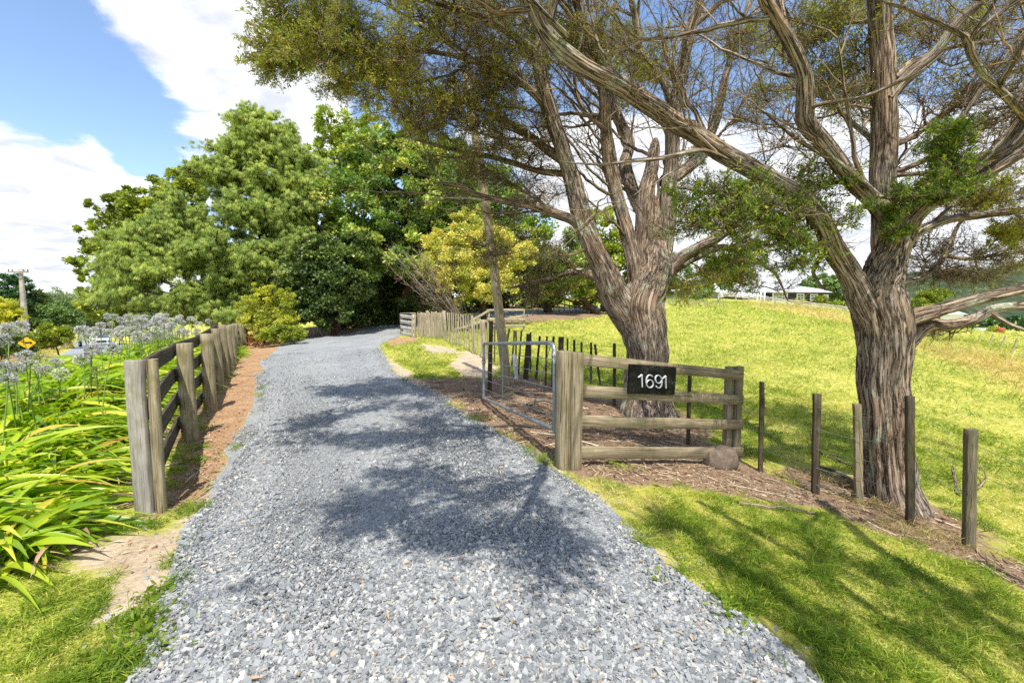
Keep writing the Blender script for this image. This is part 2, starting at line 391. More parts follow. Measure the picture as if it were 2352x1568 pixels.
M['stone'] = stonemat()
def gravelmat():
    n = N('driveway_gravel'); P = n.pos()
    v1 = n.vor(P, 85, 'F1', 'Color'); v2 = n.vor(P, 170, 'F1', 'Color')
    b = n.math('ADD', n.math('MULTIPLY', v1, .55), n.math('MULTIPLY', v2, .45))
    c = n.ramp(b, [(.12, C(90, 93, 96)), (.4, C(136, 139, 141)), (.62, C(160, 162, 161)), (.85, C(188, 185, 177))])
    lg = n.noise(n.map(P, (1, .5, 1)), 1.1, 4); c = n.mix(n.step(lg, .3, .7), n.mix(1.0, c, (.86, .88, .9, 1), 'MULTIPLY'), n.mix(1.0, c, (1.08, 1.06, 1.03, 1), 'MULTIPLY'))
    d = n.vor(P, 85); d2 = n.vor(P, 170)
    h = n.math('SUBTRACT', 1, n.math('ADD', d, n.math('MULTIPLY', d2, .5)))
    return n.end(n.bsdf(c, .85, n.bump(h, .7, .012), spec=.2))
M['gravel'] = gravelmat()
def asphalt():
    n = N('road_asphalt'); P = n.pos(); v = n.noise(P, 60, 3); l = n.noise(P, .7, 3)
    c = n.ramp(n.math('ADD', n.math('MULTIPLY', v, .5), n.math('MULTIPLY', l, .5)), [(.3, C(120, 124, 130)), (.7, C(158, 162, 168))])
    return n.end(n.bsdf(c, .9, n.bump(v, .3, .005), spec=.2))
M['asphalt'] = asphalt()
def groundmat():
    n = N('ground_soil_grass'); P = n.pos()
    big = n.noise(P, .35, 4); mid = n.noise(P, 3.2, 5, .62); fine = n.noise(P, 38, 5, .7); ff = n.noise(P, 140, 3, .7)
    e = n.math('ADD', n.math('MULTIPLY', mid, .6), n.math('MULTIPLY', fine, .4))
    g = n.ramp(n.math('ADD', n.math('MULTIPLY', e, .6), n.math('MULTIPLY', ff, .4)), [(.34, C(98, 106, 44)), (.45, C(150, 152, 62)), (.55, C(186, 180, 88)), (.66, C(216, 202, 130))])
    g = n.mix(n.math('MULTIPLY', n.step(big, .42, .66), .4), g, C(186, 182, 92))
    def edge(a, w=.28):
        return n.step(n.math('ADD', n.attr(a), n.math('MULTIPLY', n.math('SUBTRACT', e, .5), 2.2)), .5 - w / 2, .5 + w / 2)
    dg = n.ramp(n.math('ADD', n.math('MULTIPLY', ff, .5), n.math('MULTIPLY', mid, .5)), [(.35, C(170, 150, 78)), (.55, C(204, 178, 108)), (.7, C(222, 196, 140))])
    c = n.mix(n.math('MULTIPLY', edge('m_dry', .5), .75), g, dg)
    lit = n.ramp(n.math('ADD', n.math('MULTIPLY', fine, .6), n.math('MULTIPLY', ff, .4)), [(.32, C(84, 66, 52)), (.48, C(134, 108, 86)), (.6, C(170, 146, 122)), (.72, C(204, 184, 162))])
    c = n.mix(edge('m_litter'), c, lit)
    pale = n.ramp(n.math('ADD', n.math('MULTIPLY', fine, .5), n.math('MULTIPLY', mid, .5)), [(.35, C(150, 128, 102)), (.5, C(186, 166, 138)), (.65, C(212, 196, 170))])
    c = n.mix(edge('m_pale'), c, pale)
    soil = n.ramp(n.math('ADD', n.math('MULTIPLY', fine, .7), n.math('MULTIPLY', mid, .3)), [(.32, C(112, 84, 58)), (.5, C(168, 134, 100)), (.68, C(202, 170, 134))])
    c = n.mix(edge('m_soil'), c, soil)
    h = n.math('ADD', fine, n.math('MULTIPLY', ff, .5))
    return n.end(n.bsdf(c, .95, n.bump(h, .7, .03), spec=.1))
M['ground'] = groundmat()
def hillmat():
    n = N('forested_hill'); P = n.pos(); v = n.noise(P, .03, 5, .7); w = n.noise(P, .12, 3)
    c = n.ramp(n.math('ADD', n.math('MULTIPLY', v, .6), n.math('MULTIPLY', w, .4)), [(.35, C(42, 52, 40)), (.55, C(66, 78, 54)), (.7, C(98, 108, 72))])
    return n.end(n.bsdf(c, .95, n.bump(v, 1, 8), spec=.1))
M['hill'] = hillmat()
# ---------------------------------------------------------------- ground zones
LEFT_EDGE = [(150, 1720), (255, 1568), (330, 1440), (400, 1290), (470, 1150), (530, 1040), (575, 940), (592, 870), (612, 822), (652, 790), (722, 775), (800, 767)]
RIGHT_EDGE = [(2020, 1720), (1800, 1568), (1700, 1460), (1560, 1330), (1440, 1210), (1370, 1140), (1240, 1050), (1130, 985), (1010, 910), (920, 862), (882, 815), (876, 790), (925, 769)]
le = [tuple(gnd(u, v)[:2]) for u, v in LEFT_EDGE]; re_ = [tuple(gnd(u, v)[:2]) for u, v in RIGHT_EDGE]
le = [(le[0][0] + .1, -5.0)] + le + [(-8.6, 29.0), (-6.2, 33.5), (-1.5, 37.0), (4.5, 40.5), (9.5, 46.5), (16, 56)]
re_ = [(re_[0][0] - .1, -5.0)] + re_ + [(-5.2, 27.5), (-3.2, 31.0), (.5, 33.6), (6.0, 37.0), (12, 43.5), (19, 53)]
def resample(P, n):
    P = catmull(np.array(P), .2); s = np.r_[0, np.cumsum(np.linalg.norm(np.diff(P, axis=0), axis=1))]
    t = np.linspace(0, s[-1], n); return np.c_[np.interp(t, s, P[:, 0]), np.interp(t, s, P[:, 1])]
KN = 420
LE, RE = resample(le, KN), resample(re_, KN)
DRIVE = np.vstack([LE[::6], RE[::-1][::6]])
ROADC = catmull(np.array([(-13, -30), (-13.5, 0), (-14.6, 8), (-17.2, 17), (-24, 27), (-36, 40), (-54, 60), (-75, 82), (-120, 125)]), 1.0)
def roadoff(w):
    T = unit(np.gradient(ROADC, axis=0)); Nn = np.c_[T[:, 1], -T[:, 0]]
    return ROADC + Nn * w
Z_SOIL = pxpoly([(352, 1190), (470, 1130), (530, 1040), (580, 940), (600, 870), (622, 822), (665, 790), (700, 778), (640, 780), (560, 797), (540, 830), (520, 860), (490, 920), (440, 1010)])
Z_SOIL2 = pxpoly([(880, 785), (900, 775), (955, 775), (965, 783), (905, 795)])
Z_LIT = [pxpoly([(885, 885), (1000, 868), (1120, 868), (1210, 860), (1330, 905), (1480, 935), (1600, 985), (1690, 1075), (1700, 1090), (1330, 1100), (1290, 1075), (1160, 1010), (1040, 935)]),
         pxpoly([(1345, 1085), (1700, 1060), (1900, 1140), (2080, 1190), (2240, 1250), (2420, 1330), (2420, 1400), (2230, 1300), (2060, 1240), (1900, 1175), (1750, 1150), (1600, 1125), (1400, 1110)]),
         [(-9.5, 1.6), (-3.6, 2.3), (-3.1, 3.0), (-2.95, 3.5), (-3.6, 4.6), (-4.6, 6.9), (-6.0, 10), (-8.6, 15), (-12, 17), (-10, 10), (-8.5, 6), (-9, 3)],
         pxpoly([(350, 1190), (470, 1140), (520, 1060), (490, 960), (430, 1020)]),
         [(-40, 25), (-9.5, 21), (-6.2, 26.5), (-9.5, 30), (-5, 36), (0, 38), (5, 42), (5, 46), (-10, 50), (-40, 45)], [(-3.0, 27), (4.5, 31), (14, 42), (10, 42), (3, 36), (-2, 31)]]
Z_PALE = [pxpoly([(1030, 838), (1065, 806), (1105, 815), (1150, 850), (1110, 868), (1060, 864)]), pxpoly([(960, 790), (1040, 798), (1060, 812), (990, 812)]),
          pxpoly([(880, 815), (905, 830), (950, 862), (1010, 905), (985, 905), (905, 862)]), pxpoly([(290, 1230), (400, 1220), (440, 1180), (400, 1290), (320, 1400), (230, 1420), (270, 1330), (180, 1300), (70, 1270), (120, 1220)]),
          pxpoly([(1750, 1440), (1850, 1500), (1900, 1568), (1810, 1568)])]
Z_DRY = [pxpoly([(1700, 702), (1800, 715), (1940, 745), (2100, 800), (2352, 900), (2500, 960), (2500, 880), (2352, 830), (2140, 800), (1940, 718), (1780, 702)])]
rv = roadoff(-3.2); rv2 = roadoff(-6.5); Z_DRY.append([tuple(p) for p in rv[10::6]] + [tuple(p) for p in rv2[10::6]][::-1])
def zone(polys, x, y, soft):
    m = np.zeros(x.shape)
    for p in polys: m = np.maximum(m, 1 - sm(-soft, soft, sdf(p, x, y)))
    return m
def zones(x, y):
    so = zone([Z_SOIL, Z_SOIL2], x, y, .22); li = zone(Z_LIT, x, y, .35); pa = zone(Z_PALE, x, y, .25); dr = zone(Z_DRY, x, y, 1.2)
    li = np.maximum(li, .9 - .9 * sm(.3, 1.2, np.hypot(x - 2.1, y - 7.3) - .4)); li = np.maximum(li, .9 - .9 * sm(.2, .9, np.hypot(x - 3.9, y - 4.75) - .35))
    dv = sdf(DRIVE, x, y)
    pa = np.maximum(pa, .52 * (1 - sm(.0, .25, dv)))
    return so, li, pa, dr, dv
# terrain grid
def axis_(lo, hi, st, far, g=1.09):
    a = list(np.arange(lo, hi, st)); s = st; x = hi
    while x < far: a.append(x); s *= g; x += s
    s = st; x = lo - st; b = []
    while x > -far: b.append(x); s *= g; x -= s
    return np.array(sorted(b) + a)
XA = axis_(-6.5, 7.5, .075, 3000); YA = axis_(1.0, 10.5, .075, 3000)
X, Y = np.meshgrid(XA, YA)
H = hgt(X, Y)
so, li, pa, dr, dv = zones(X, Y)
AGA = [(-2.9, 2.5), (-3.45, 3.4), (-4.45, 4.9), (-5.5, 6.9), (-6.75, 9.5), (-8.85, 13.5), (-10.6, 17.2), (-12.5, 17.6), (-11.0, 13.5), (-9.3, 10), (-8.2, 7.2), (-7.8, 4.5), (-7.6, 1.8)]
MOUND = .30 * sm(0, .8, -sdf(AGA, X, Y)) * sm(2.2, 6.5, Y)
near = 1 - sm(20, 60, np.hypot(X, Y))
nz = fbm(np.stack([X * 3.1, Y * 3.1, X * 0], -1), 3) - .5
nf = fbm(np.stack([X * 11, Y * 11, X * 0 + 3], -1), 2) - .5
RELIEF = near * (nz * .035 + nf * .03 * (so * 1.6 + li * .8)) + near * (fbm(np.stack([X * .5, Y * .5, X * 0 + 9], -1), 2) - .5) * .12 * sm(1, 6, dv)
RELIEF = RELIEF * sm(-.2, .35, dv)
offroad = np.abs(sdf([tuple(p) for p in roadoff(3)[::3]] + [tuple(p) for p in roadoff(-3)[::3]][::-1], X, Y))
g = G(); nx, ny = len(XA), len(YA); idx = np.arange(nx * ny).reshape(ny, nx)
RELIEF = RELIEF + MOUND
V = np.stack([X, Y, H + RELIEF], -1)
g.add(V, np.stack([idx[:-1, :-1], idx[:-1, 1:], idx[1:, 1:], idx[1:, :-1]], -1).reshape(-1, 4))
ground = tag(g.build('ground', M['ground']), kind='structure')
for nme, arr in (('m_soil', so), ('m_litter', li), ('m_pale', pa), ('m_dry', dr)):
    a = ground.data.attributes.new(nme, 'FLOAT', 'POINT'); a.data.foreach_set('value', arr.ravel().astype(np.float32))
def hr(x, y):                    # height with relief, bilinear from the grid
    x = np.asarray(x, float); y = np.asarray(y, float)
    i = np.clip(np.searchsorted(XA, x) - 1, 0, nx - 2); j = np.clip(np.searchsorted(YA, y) - 1, 0, ny - 2)
    fx = (x - XA[i]) / (XA[i + 1] - XA[i]); fy = (y - YA[j]) / (YA[j + 1] - YA[j]); Z = V[..., 2]
    return Z[j, i] * (1 - fx) * (1 - fy) + Z[j, i + 1] * fx * (1 - fy) + Z[j + 1, i] * (1 - fx) * fy + Z[j + 1, i + 1] * fx * fy

# driveway sheet, ragged edges, slight crown and wheel ruts
NW = 34; g = G(); tt = np.linspace(0, 1, NW)
wob = (fbm(np.stack([np.arange(KN) * .35, np.zeros(KN), np.zeros(KN)], -1), 3) - .5) * .3
wob2 = (fbm(np.stack([np.arange(KN) * .35, np.zeros(KN) + 9, np.zeros(KN)], -1), 3) - .5) * .3
Wd = unit(RE - LE); A = LE + Wd * wob[:, None]; B = RE + Wd * wob2[:, None]
DP = A[:, None, :] * (1 - tt)[None, :, None] + B[:, None, :] * tt[None, :, None]
DPf = []
EDGE = np.minimum(tt, 1 - tt)[None, :]
DZ = hr(DP[..., 0], DP[..., 1]) + .006 + .02 * sm(0, .1, EDGE) + .012 * (fbm(np.concatenate([DP * 3, DP[..., :1] * 0], -1), 3) - .5)
DZ = DZ - .02 * (np.exp(-((tt - .27) / .08) ** 2) + np.exp(-((tt - .73) / .08) ** 2))[None, :]
DZ = np.maximum(DZ, hr(DP[..., 0], DP[..., 1]) + .004)
idx = np.arange(KN * NW).reshape(KN, NW)
g.add(np.concatenate([DP, DZ[..., None]], -1), np.stack([idx[:-1, :-1], idx[:-1, 1:], idx[1:, 1:], idx[1:, :-1]], -1).reshape(-1, 4))
tag(g.build('driveway', M['gravel']), kind='structure')
# road
g = G(); rt = np.linspace(-2.9, 2.9, 9); n = len(ROADC)
RP = np.stack([roadoff(w) for w in rt], 1); RZ = hgt(RP[..., 0], RP[..., 1]) * .0 + hgt(ROADC[:, 0], ROADC[:, 1])[:, None] + .10
RZ = np.maximum(RZ, hr(RP[..., 0], RP[..., 1]) + .03)
idx = np.arange(n * 9).reshape(n, 9)
g.add(np.concatenate([RP, RZ[..., None]], -1), np.stack([idx[:-1, :-1], idx[:-1, 1:], idx[1:, 1:], idx[1:, :-1]], -1).reshape(-1, 4))
tag(g.build('road', M['asphalt']), kind='structure')

# gravel stones
def polar(n, r0, r1, a0=-66, a1=66, p=1.0):
    r = np.exp(rng.uniform(math.log(r0), math.log(r1), n)) if p == 1 else r0 + (r1 - r0) * rng.random(n) ** p
    a = np.radians(rng.uniform(a0, a1, n)); return r * np.sin(a), r * np.cos(a), r
cube = np.array([(x, y, z) for x in (-1, 1) for y in (-1, 1) for z in (-1, 1)], float)
cf = np.array([(0, 1, 3, 2), (4, 6, 7, 5), (0, 4, 5, 1), (2, 3, 7, 6), (0, 2, 6, 4), (1, 5, 7, 3)])
def stones(x, y, z, size, g, rcol=None):
    n = len(x); V = cube[None] * rng.uniform(.45, 1.0, (n, 8, 3)) * np.stack([rng.uniform(.7, 1.3, n), rng.uniform(.5, 1.0, n), rng.uniform(.22, .5, n)], -1)[:, None, :]
    a = rng.random(n) * 6.28; ca, sa = np.cos(a), np.sin(a); tx, ty = rng.normal(size=n) * .35, rng.normal(size=n) * .35
    vx = V[..., 0] * ca[:, None] - V[..., 1] * sa[:, None]; vy = V[..., 0] * sa[:, None] + V[..., 1] * ca[:, None]; vz = V[..., 2] + vx * tx[:, None] + vy * ty[:, None]
    P = np.stack([vx, vy, vz], -1) * (size / 2)[:, None, None] + np.stack([x, y, z], -1)[:, None, :]
    Fq = (cf[None] + (np.arange(n) * 8)[:, None, None]).reshape(-1, 4)
    g.add(P, Fq, np.repeat(rng.random(n) if rcol is None else rcol, 6))
g = G()
x, y, r = polar(640000, 1.45, 17, -50, 44); d = sdf(DRIVE, x, y)
en = fbm(np.stack([x * 1.3, y * 1.3, x * 0], -1), 3) - .5
k = (d < -.02 + en * .5) & (d > -3); x, y, r, d = x[k], y[k], r[k], d[k]
cl = fbm(np.stack([x * 1.1, y * .55, x * 0 + 4], -1), 3)
ly = np.interp(y, LE[:, 1][:300], LE[:, 0][:300]); ry = np.interp(y, RE[:, 1][:300], RE[:, 0][:300]); tf_ = (x - ly) / (ry - ly)
track = np.exp(-((tf_ - .3) / .1) ** 2) + np.exp(-((tf_ - .7) / .1) ** 2)
tcoarse = sm(.42, .62, cl) * .45 + .7 * (1 - sm(1.6, 3.8, r)) - .35 * track
size = np.exp(rng.normal(-4.95, .5, len(x))) * (1 + .95 * tcoarse) * (1 + .03 * r)
size = np.clip(size, .005, .04)
zb = hr(x, y) + .022
stones(x, y, zb + rng.random(len(x)) * size * .35, size, g)
x, y, r = polar(26000, 1.5, 12); d = sdf(DRIVE, x, y); k = (d > -.1) & (d < .5) & (rng.random(len(x)) < np.exp(-np.maximum(d, 0) / .11)); x, y = x[k], y[k]
stones(x, y, hr(x, y) + .004, np.clip(np.exp(rng.normal(-4.0, .4, len(x))), .01, .05), g)
tag(g.build('gravel', M['stone'], smooth=False), 'grey crushed stone spread over the driveway', 'gravel', kind='stuff')
g = G(); x, y, r = polar(60000, 1.6, 20); s_, l_, p_, _, d = zones(x, y)
k = (d > .05) & (np.maximum(s_, p_ * .5) > rng.uniform(.35, .9, len(x))); x, y = x[k], y[k]
stones(x, y, hr(x, y) + .002, np.clip(np.exp(rng.normal(-4.1, .5, len(x))), .008, .07), g)
tag(g.build('soil_clods', M['ground'], smooth=False), 'crumbled brown clods of soil beside the driveway', 'soil', kind='stuff')
a = bpy.data.objects['soil_clods'].data
for nme, vv in (('m_soil', 1.0), ('m_litter', 0), ('m_pale', 0), ('m_dry', 0)):
    at_ = a.attributes.new(nme, 'FLOAT', 'POINT'); at_.data.foreach_set('value', np.full(len(a.vertices), vv, np.float32))

# grass
RD = [tuple(p) for p in roadoff(3.1)[::3]] + [tuple(p) for p in roadoff(-3.1)[::3]][::-1]
def grass(n, r0, r1, g, dry=False):
    x, y, r = polar(n, r0, r1)
    s_, l_, p_, dd, dv = zones(x, y); nn = fbm(np.stack([x * 3.2, y * 3.2, x * 0], -1), 4) - .5; n2 = fbm(np.stack([x * 9, y * 9, x * 0 + 5], -1), 2) - .5
    bare = np.maximum(np.maximum(s_ * 1.4, l_), p_ * .95) + nn * 1.5
    k = (bare < .42 + n2 * .5) & (dv > -.06 + nn * .35)
    k &= (sdf(RD, x, y) > .1)
    if not dry: k &= rng.random(n) > dd * .55
    else: k &= rng.random(n) < dd
    x, y, r, nn, n2 = x[k], y[k], r[k], nn[k], n2[k]
    m = len(x); z = hr(x, y) - .004
    sc = np.maximum(1, r / 4.5) ** .8
    tf = fbm(np.stack([x * 7, y * 7, x * 0 + 8], -1), 3); tall = (1 + 1.5 * sm(.1, .28, nn)) * (.55 + 1.1 * sm(.35, .68, tf))
    L = np.exp(rng.normal(-3.3 if not dry else -2.3, .4, m)) * sc * tall; W = rng.uniform(.003, .0065, m) * sc
    a = rng.random(m) * 6.28; lean = rng.uniform(.25, 1.3, m)
    D = np.stack([np.cos(a) * lean, np.sin(a) * lean, np.ones(m)], -1)
    curl = np.stack([np.cos(a) * L * .3, np.sin(a) * L * .3, -L * .25], -1)
    Vv, Ff = leaves(np.stack([x, y, z], -1), D, L, W, .1, curl)
    tn = fbm(np.stack([x * 1.3, y * 1.3, x * 0 + 2], -1), 3)
    g.add(Vv, Ff, np.clip(rng.beta(1.3, 1.9, m) * .95 + (tn - .5) * 1.5 + (tf - .5) * -.9 + .08, 0, 1))
g = G(); grass(680000, 1.6, 13, g); grass(240000, 13, 75, g)
tag(g.build('grass', M['grass'], smooth=False), 'short green pasture and lawn grass', 'grass', kind='stuff')
g = G(); grass(160000, 9, 90, g, True)
# dry wisps at the foot of the fence and trunk
for (u, v, rr, cnt) in ((2130, 1235, .28, 900), (2010, 1165, .22, 500), (1900, 1105, .25, 400), (1985, 1130, .15, 200)):
    c = gnd(u, v); m = cnt; x = c[0] + rng.normal(size=m) * rr; y = c[1] + rng.normal(size=m) * rr * .6
    a = rng.random(m) * 6.28; L = rng.uniform(.06, .16, m); D = np.stack([np.cos(a) * .6, np.sin(a) * .6, np.ones(m)], -1)
    Vv, Ff = leaves(np.stack([x, y, hr(x, y)], -1), D, L, rng.uniform(.002, .004, m), .1, np.stack([np.cos(a) * L * .3, np.sin(a) * L * .3, -L * .2], -1)); g.add(Vv, Ff, rng.random(m))
tag(g.build('dry_grass', M['drygrass'], smooth=False), 'seeding dry straw coloured grass', 'grass', kind='stuff')

# litter: bark strips, dead leaves, twigs
g = G(); x, y, r = polar(150000, 1.8, 16); s_, l_, p_, _, d = zones(x, y)
k = ((np.maximum(l_, p_ * .35) + .15 * (fbm(np.stack([x * 4, y * 4, x * 0], -1), 2) - .5)) > rng.uniform(.3, 1.0, len(x))) & (d > -.1) & (sdf(AGA, x, y) > -1.2)
x, y, r = x[k], y[k], r[k]; m = len(x); a = rng.random(m) * 6.28
L = np.exp(rng.normal(-3.6, .5, m)) * (1 + r * .04); W = L * rng.uniform(.08, .3, m)
D = np.stack([np.cos(a), np.sin(a), rng.normal(size=m) * .2], -1); nr = np.stack([rng.normal(size=m) * .3, rng.normal(size=m) * .3, np.ones(m)], -1)
nrm = np.cross(D, nr); Vv, Ff = leaves(np.stack([x, y, hr(x, y) + .006], -1), D, L, W, .15, None, nr); g.add(Vv, Ff, rng.random(m))
x, y, r = polar(2600, 1.6, 11); k = (sdf(DRIVE, x, y) < 0) & (rng.random(len(x)) < .75); x, y = x[k], y[k]; m = len(x); a = rng.random(m) * 6.28; L = np.exp(rng.normal(-3.9, .5, m))
D = np.stack([np.cos(a), np.sin(a), rng.normal(size=m) * .15], -1); Vv, Ff = leaves(np.stack([x, y, hr(x, y) + .042], -1), D, L, L * rng.uniform(.1, .45, m), .15, None, np.stack([rng.normal(size=m) * .3, rng.normal(size=m) * .3, np.ones(m)], -1)); g.add(Vv, Ff, rng.random(m) * .8)
m = 2600; x, y, r = polar(m * 8, 2.2, 13); s_, l_, p_, _, d = zones(x, y); k = (l_ > rng.uniform(.4, 1, len(x))) & (d > 0) & (sdf(AGA, x, y) > -.8)
x, y = x[k][:m], y[k][:m]; m = len(x); a = rng.random(m) * 6.28; L = np.exp(rng.normal(-1.9, .55, m)); t = np.linspace(-.5, .5, 5)
bend = rng.normal(size=m) * .25
P = np.stack([x[:, None] + np.cos(a)[:, None] * L[:, None] * t - np.sin(a)[:, None] * (bend * L)[:, None] * t ** 2 * 2,
              y[:, None] + np.sin(a)[:, None] * L[:, None] * t + np.cos(a)[:, None] * (bend * L)[:, None] * t ** 2 * 2, np.zeros((m, 5))], -1)
P[..., 2] = hr(P[..., 0], P[..., 1]) + .006 + rng.random((m, 1)) * .01
R = (rng.uniform(.0015, .006, m) * (1 + L))[:, None] * np.array([1, .95, .9, .7, .4])[None]
Vv, Ff, Ll = tubes(P, R, 4); g.add(Vv, Ff, np.repeat(rng.random(m), 16), Ll)
tag(g.build('leaf_litter', M['litter'], smooth=False), 'brown fallen leaves, bark strips and twigs', 'litter', kind='stuff')
# low weeds at the driveway edges
g = G()
for (u, v, rr, cnt) in ((400, 1085, .12, 90), (440, 1060, .14, 120), (390, 1120, .1, 60), (455, 1030, .12, 80), (470, 985, .15, 80), (1420, 1075, .12, 60), (330, 1440, .12, 150), (300, 1500, .15, 200), (350, 1370, .08, 60), (1660, 1400, .08, 60), (1700, 1440, .1, 80), (1500, 1330, .08, 40), (2180, 1100, .3, 120)):
    c = gnd(u, v); m = cnt; x = c[0] + rng.normal(size=m) * rr * .6; y = c[1] + rng.normal(size=m) * rr * .6; a = rng.random(m) * 6.28; e = rng.uniform(.5, 2.5, m)
    L = rng.uniform(.02, .07, m); D = np.stack([np.cos(a), np.sin(a), 1 / e], -1)
    Vv, Ff = leaves(np.stack([x, y, hr(x, y) + rng.random(m) * .03], -1), D, L, L * rng.uniform(.1, .5, m), .2, np.stack([L * 0, L * 0, -L * .2], -1)); g.add(Vv, Ff, rng.random(m) * .5)
tag(g.build('weeds', M['grass'], smooth=False), 'small green weeds along the edges of the driveway', 'weeds', kind='stuff')

# far wooded hills to the right
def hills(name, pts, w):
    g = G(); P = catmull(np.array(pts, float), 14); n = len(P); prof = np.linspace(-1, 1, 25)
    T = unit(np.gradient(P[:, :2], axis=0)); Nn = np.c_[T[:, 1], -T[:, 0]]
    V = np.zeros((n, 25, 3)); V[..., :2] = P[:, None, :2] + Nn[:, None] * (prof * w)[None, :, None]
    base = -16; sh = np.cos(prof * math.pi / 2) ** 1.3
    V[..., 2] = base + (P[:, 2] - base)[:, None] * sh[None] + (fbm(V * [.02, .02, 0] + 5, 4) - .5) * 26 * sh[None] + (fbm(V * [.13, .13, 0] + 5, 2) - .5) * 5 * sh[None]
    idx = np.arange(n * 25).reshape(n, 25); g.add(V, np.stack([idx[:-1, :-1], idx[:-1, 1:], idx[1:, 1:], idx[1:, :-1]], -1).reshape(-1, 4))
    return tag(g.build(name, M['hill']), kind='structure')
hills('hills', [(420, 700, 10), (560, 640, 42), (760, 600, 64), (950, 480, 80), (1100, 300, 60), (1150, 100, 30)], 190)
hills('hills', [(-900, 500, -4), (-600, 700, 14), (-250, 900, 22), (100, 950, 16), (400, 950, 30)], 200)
# ---------------------------------------------------------------- fences and timber
Z = np.array([0, 0, 1.0])
def wood_post(name, parent, base, top, w, t=None, rnd_=False, mat='post', taper=1.0, split=0, rot=None, sink=.1):
    """one post mesh from base to top (3d points)"""
    g = G(); base = np.array(base, float); top = np.array(top, float); t = t or w
    n = 12; ax = unit((top - base)[None])[0]
    p = line(base - ax * sink, top, n); s = np.linspace(0, 1, n)
    p[:, 0] += .012 * w / .1 * np.sin(s * 4 + rng.random() * 6) * s * (1 - s) * 2
    up = np.array([math.sin(rot or 0), math.cos(rot or 0), 0])
    if rnd_:
        prof = circ(w / 2, 22); prof *= (1 + (fbm(np.c_[prof * 12 / w * .2, np.zeros(22) + rng.random() * 50], 2) - .5)[:, None] * .12)
        pts = np.vstack([p, [top + ax * .004]]); sc = np.r_[np.linspace(taper, 1, n), .93]
        sweep(g, pts, prof, up, scale=sc, jitter=.0012)
    else:
        pts = np.vstack([p, [top + ax * .004]]); sc = np.r_[np.linspace(taper, 1, n), .95]
        sweep(g, pts, rect(w, t, min(w, t) * .08), up, scale=sc, jitter=.0014)
    return g.build(name, M[mat], parent)
def boardp(name, parent, a, b, w, t, mat, up=(0, 0, 1), warp=.006):
    g = G(); plank(g, a, b, w, t, up, warp); return g.build(name, M[mat], parent)
def wirep(name, parent, pts, r=.0016, mat='wire', sag=.008):
    P = []
    for a, b in zip(pts[:-1], pts[1:]):
        q = line(a, b, 5)[:-1]; q[:, 2] -= sag * np.array([0, .75, 1, .75]); P.append(q)
    P = np.vstack(P + [np.asarray(pts[-1])[None]]); g = G(); V, Q, L = tubes(P[None], np.full((1, len(P)), r), 5); g.add(V, Q, None, L); return g.build(name, M[mat], parent)

# --- left fence: round posts with four rails on the garden side
LP = [((345, 1180), (325, 828), 0), ((437, 1012), (430, 789), 0), ((485, 945), (469, 767), 0), ((503, 896), (489, 755), 0), ((518, 870), (506, 746), 0), ((529, 851), (523, 748), 0),
      ((535, 838), (532, 745), 0), ((543, 822), (538, 743), 0), ((554, 805), (549, 743), 0), ((559, 799), (558, 746), 0), ((563, 796), (563, 750), 0)]
b0 = gnd(345, 1180)
lf = thing('post_and_rail_fence', 'weathered round post and dark rail fence along the left edge of the driveway', 'fence', b0)
tops = []; bases = []
for i, (b, t, _) in enumerate(LP):
    B = gnd(*b); T = at(t[0], t[1], B[1]); hgt_ = T[2] - B[2]; lean = (T[0] - B[0]) * .25
    T = np.array([B[0] + lean, B[1] + rng.normal() * .01, T[2]]); bases.append(B); tops.append(T)
fd = unit(np.array([bases[3] - bases[0]]))[0]; fd[2] = 0; fn = np.array([-fd[1], fd[0], 0])   # to the left
for i, (B, T) in enumerate(zip(bases, tops)):
    if i == 0:
        # square end post with a narrow stop beside it
        c = B - fn * -.07
        e0 = gnd(333, 1182); tag(wood_post('end_post', lf, e0, np.array([e0[0], e0[1], T[2]]), .125, .05, mat='grey', rot=math.radians(3)), 'grey square sawn end post')
        e1 = np.array([e0[0] + .098, e0[1] + .035, e0[2]]); wood_post('post_stop', lf, e1, np.array([e1[0], e1[1], T[2] + .004]), .062, .05, mat='post', rot=math.radians(6))
    else:
        wood_post('fence_post', lf, B, T, [.2, .16, .165, .16, .15, .16, .17, .17, .15, .15, .14][i], rnd_=True, taper=1.06)
for i in range(len(bases) - 1):
    for k in range(4):
        fr = [.93, .67, .42, .17][k]
        h0 = (tops[i][2] - bases[i][2]) * fr; h1_ = (tops[i + 1][2] - bases[i + 1][2]) * fr
        if i % 2 == 0 or i < 2:
            j = min(i + (2 if i >= 2 else 1), len(bases) - 1)
            h1_ = (tops[j][2] - bases[j][2]) * fr
            a = bases[i] + fn * (.125 + .002 * (i % 2)) + Z * h0 - fd * .02
            if i == 0: a = np.array([e0[0] + .0, e0[1] + .065, bases[0][2] + h0])
            b = bases[j] + fn * .125 + Z * h1_ + fd * .02
            boardp('rail', lf, a, b, .145, .04, 'darkrail', warp=.012)
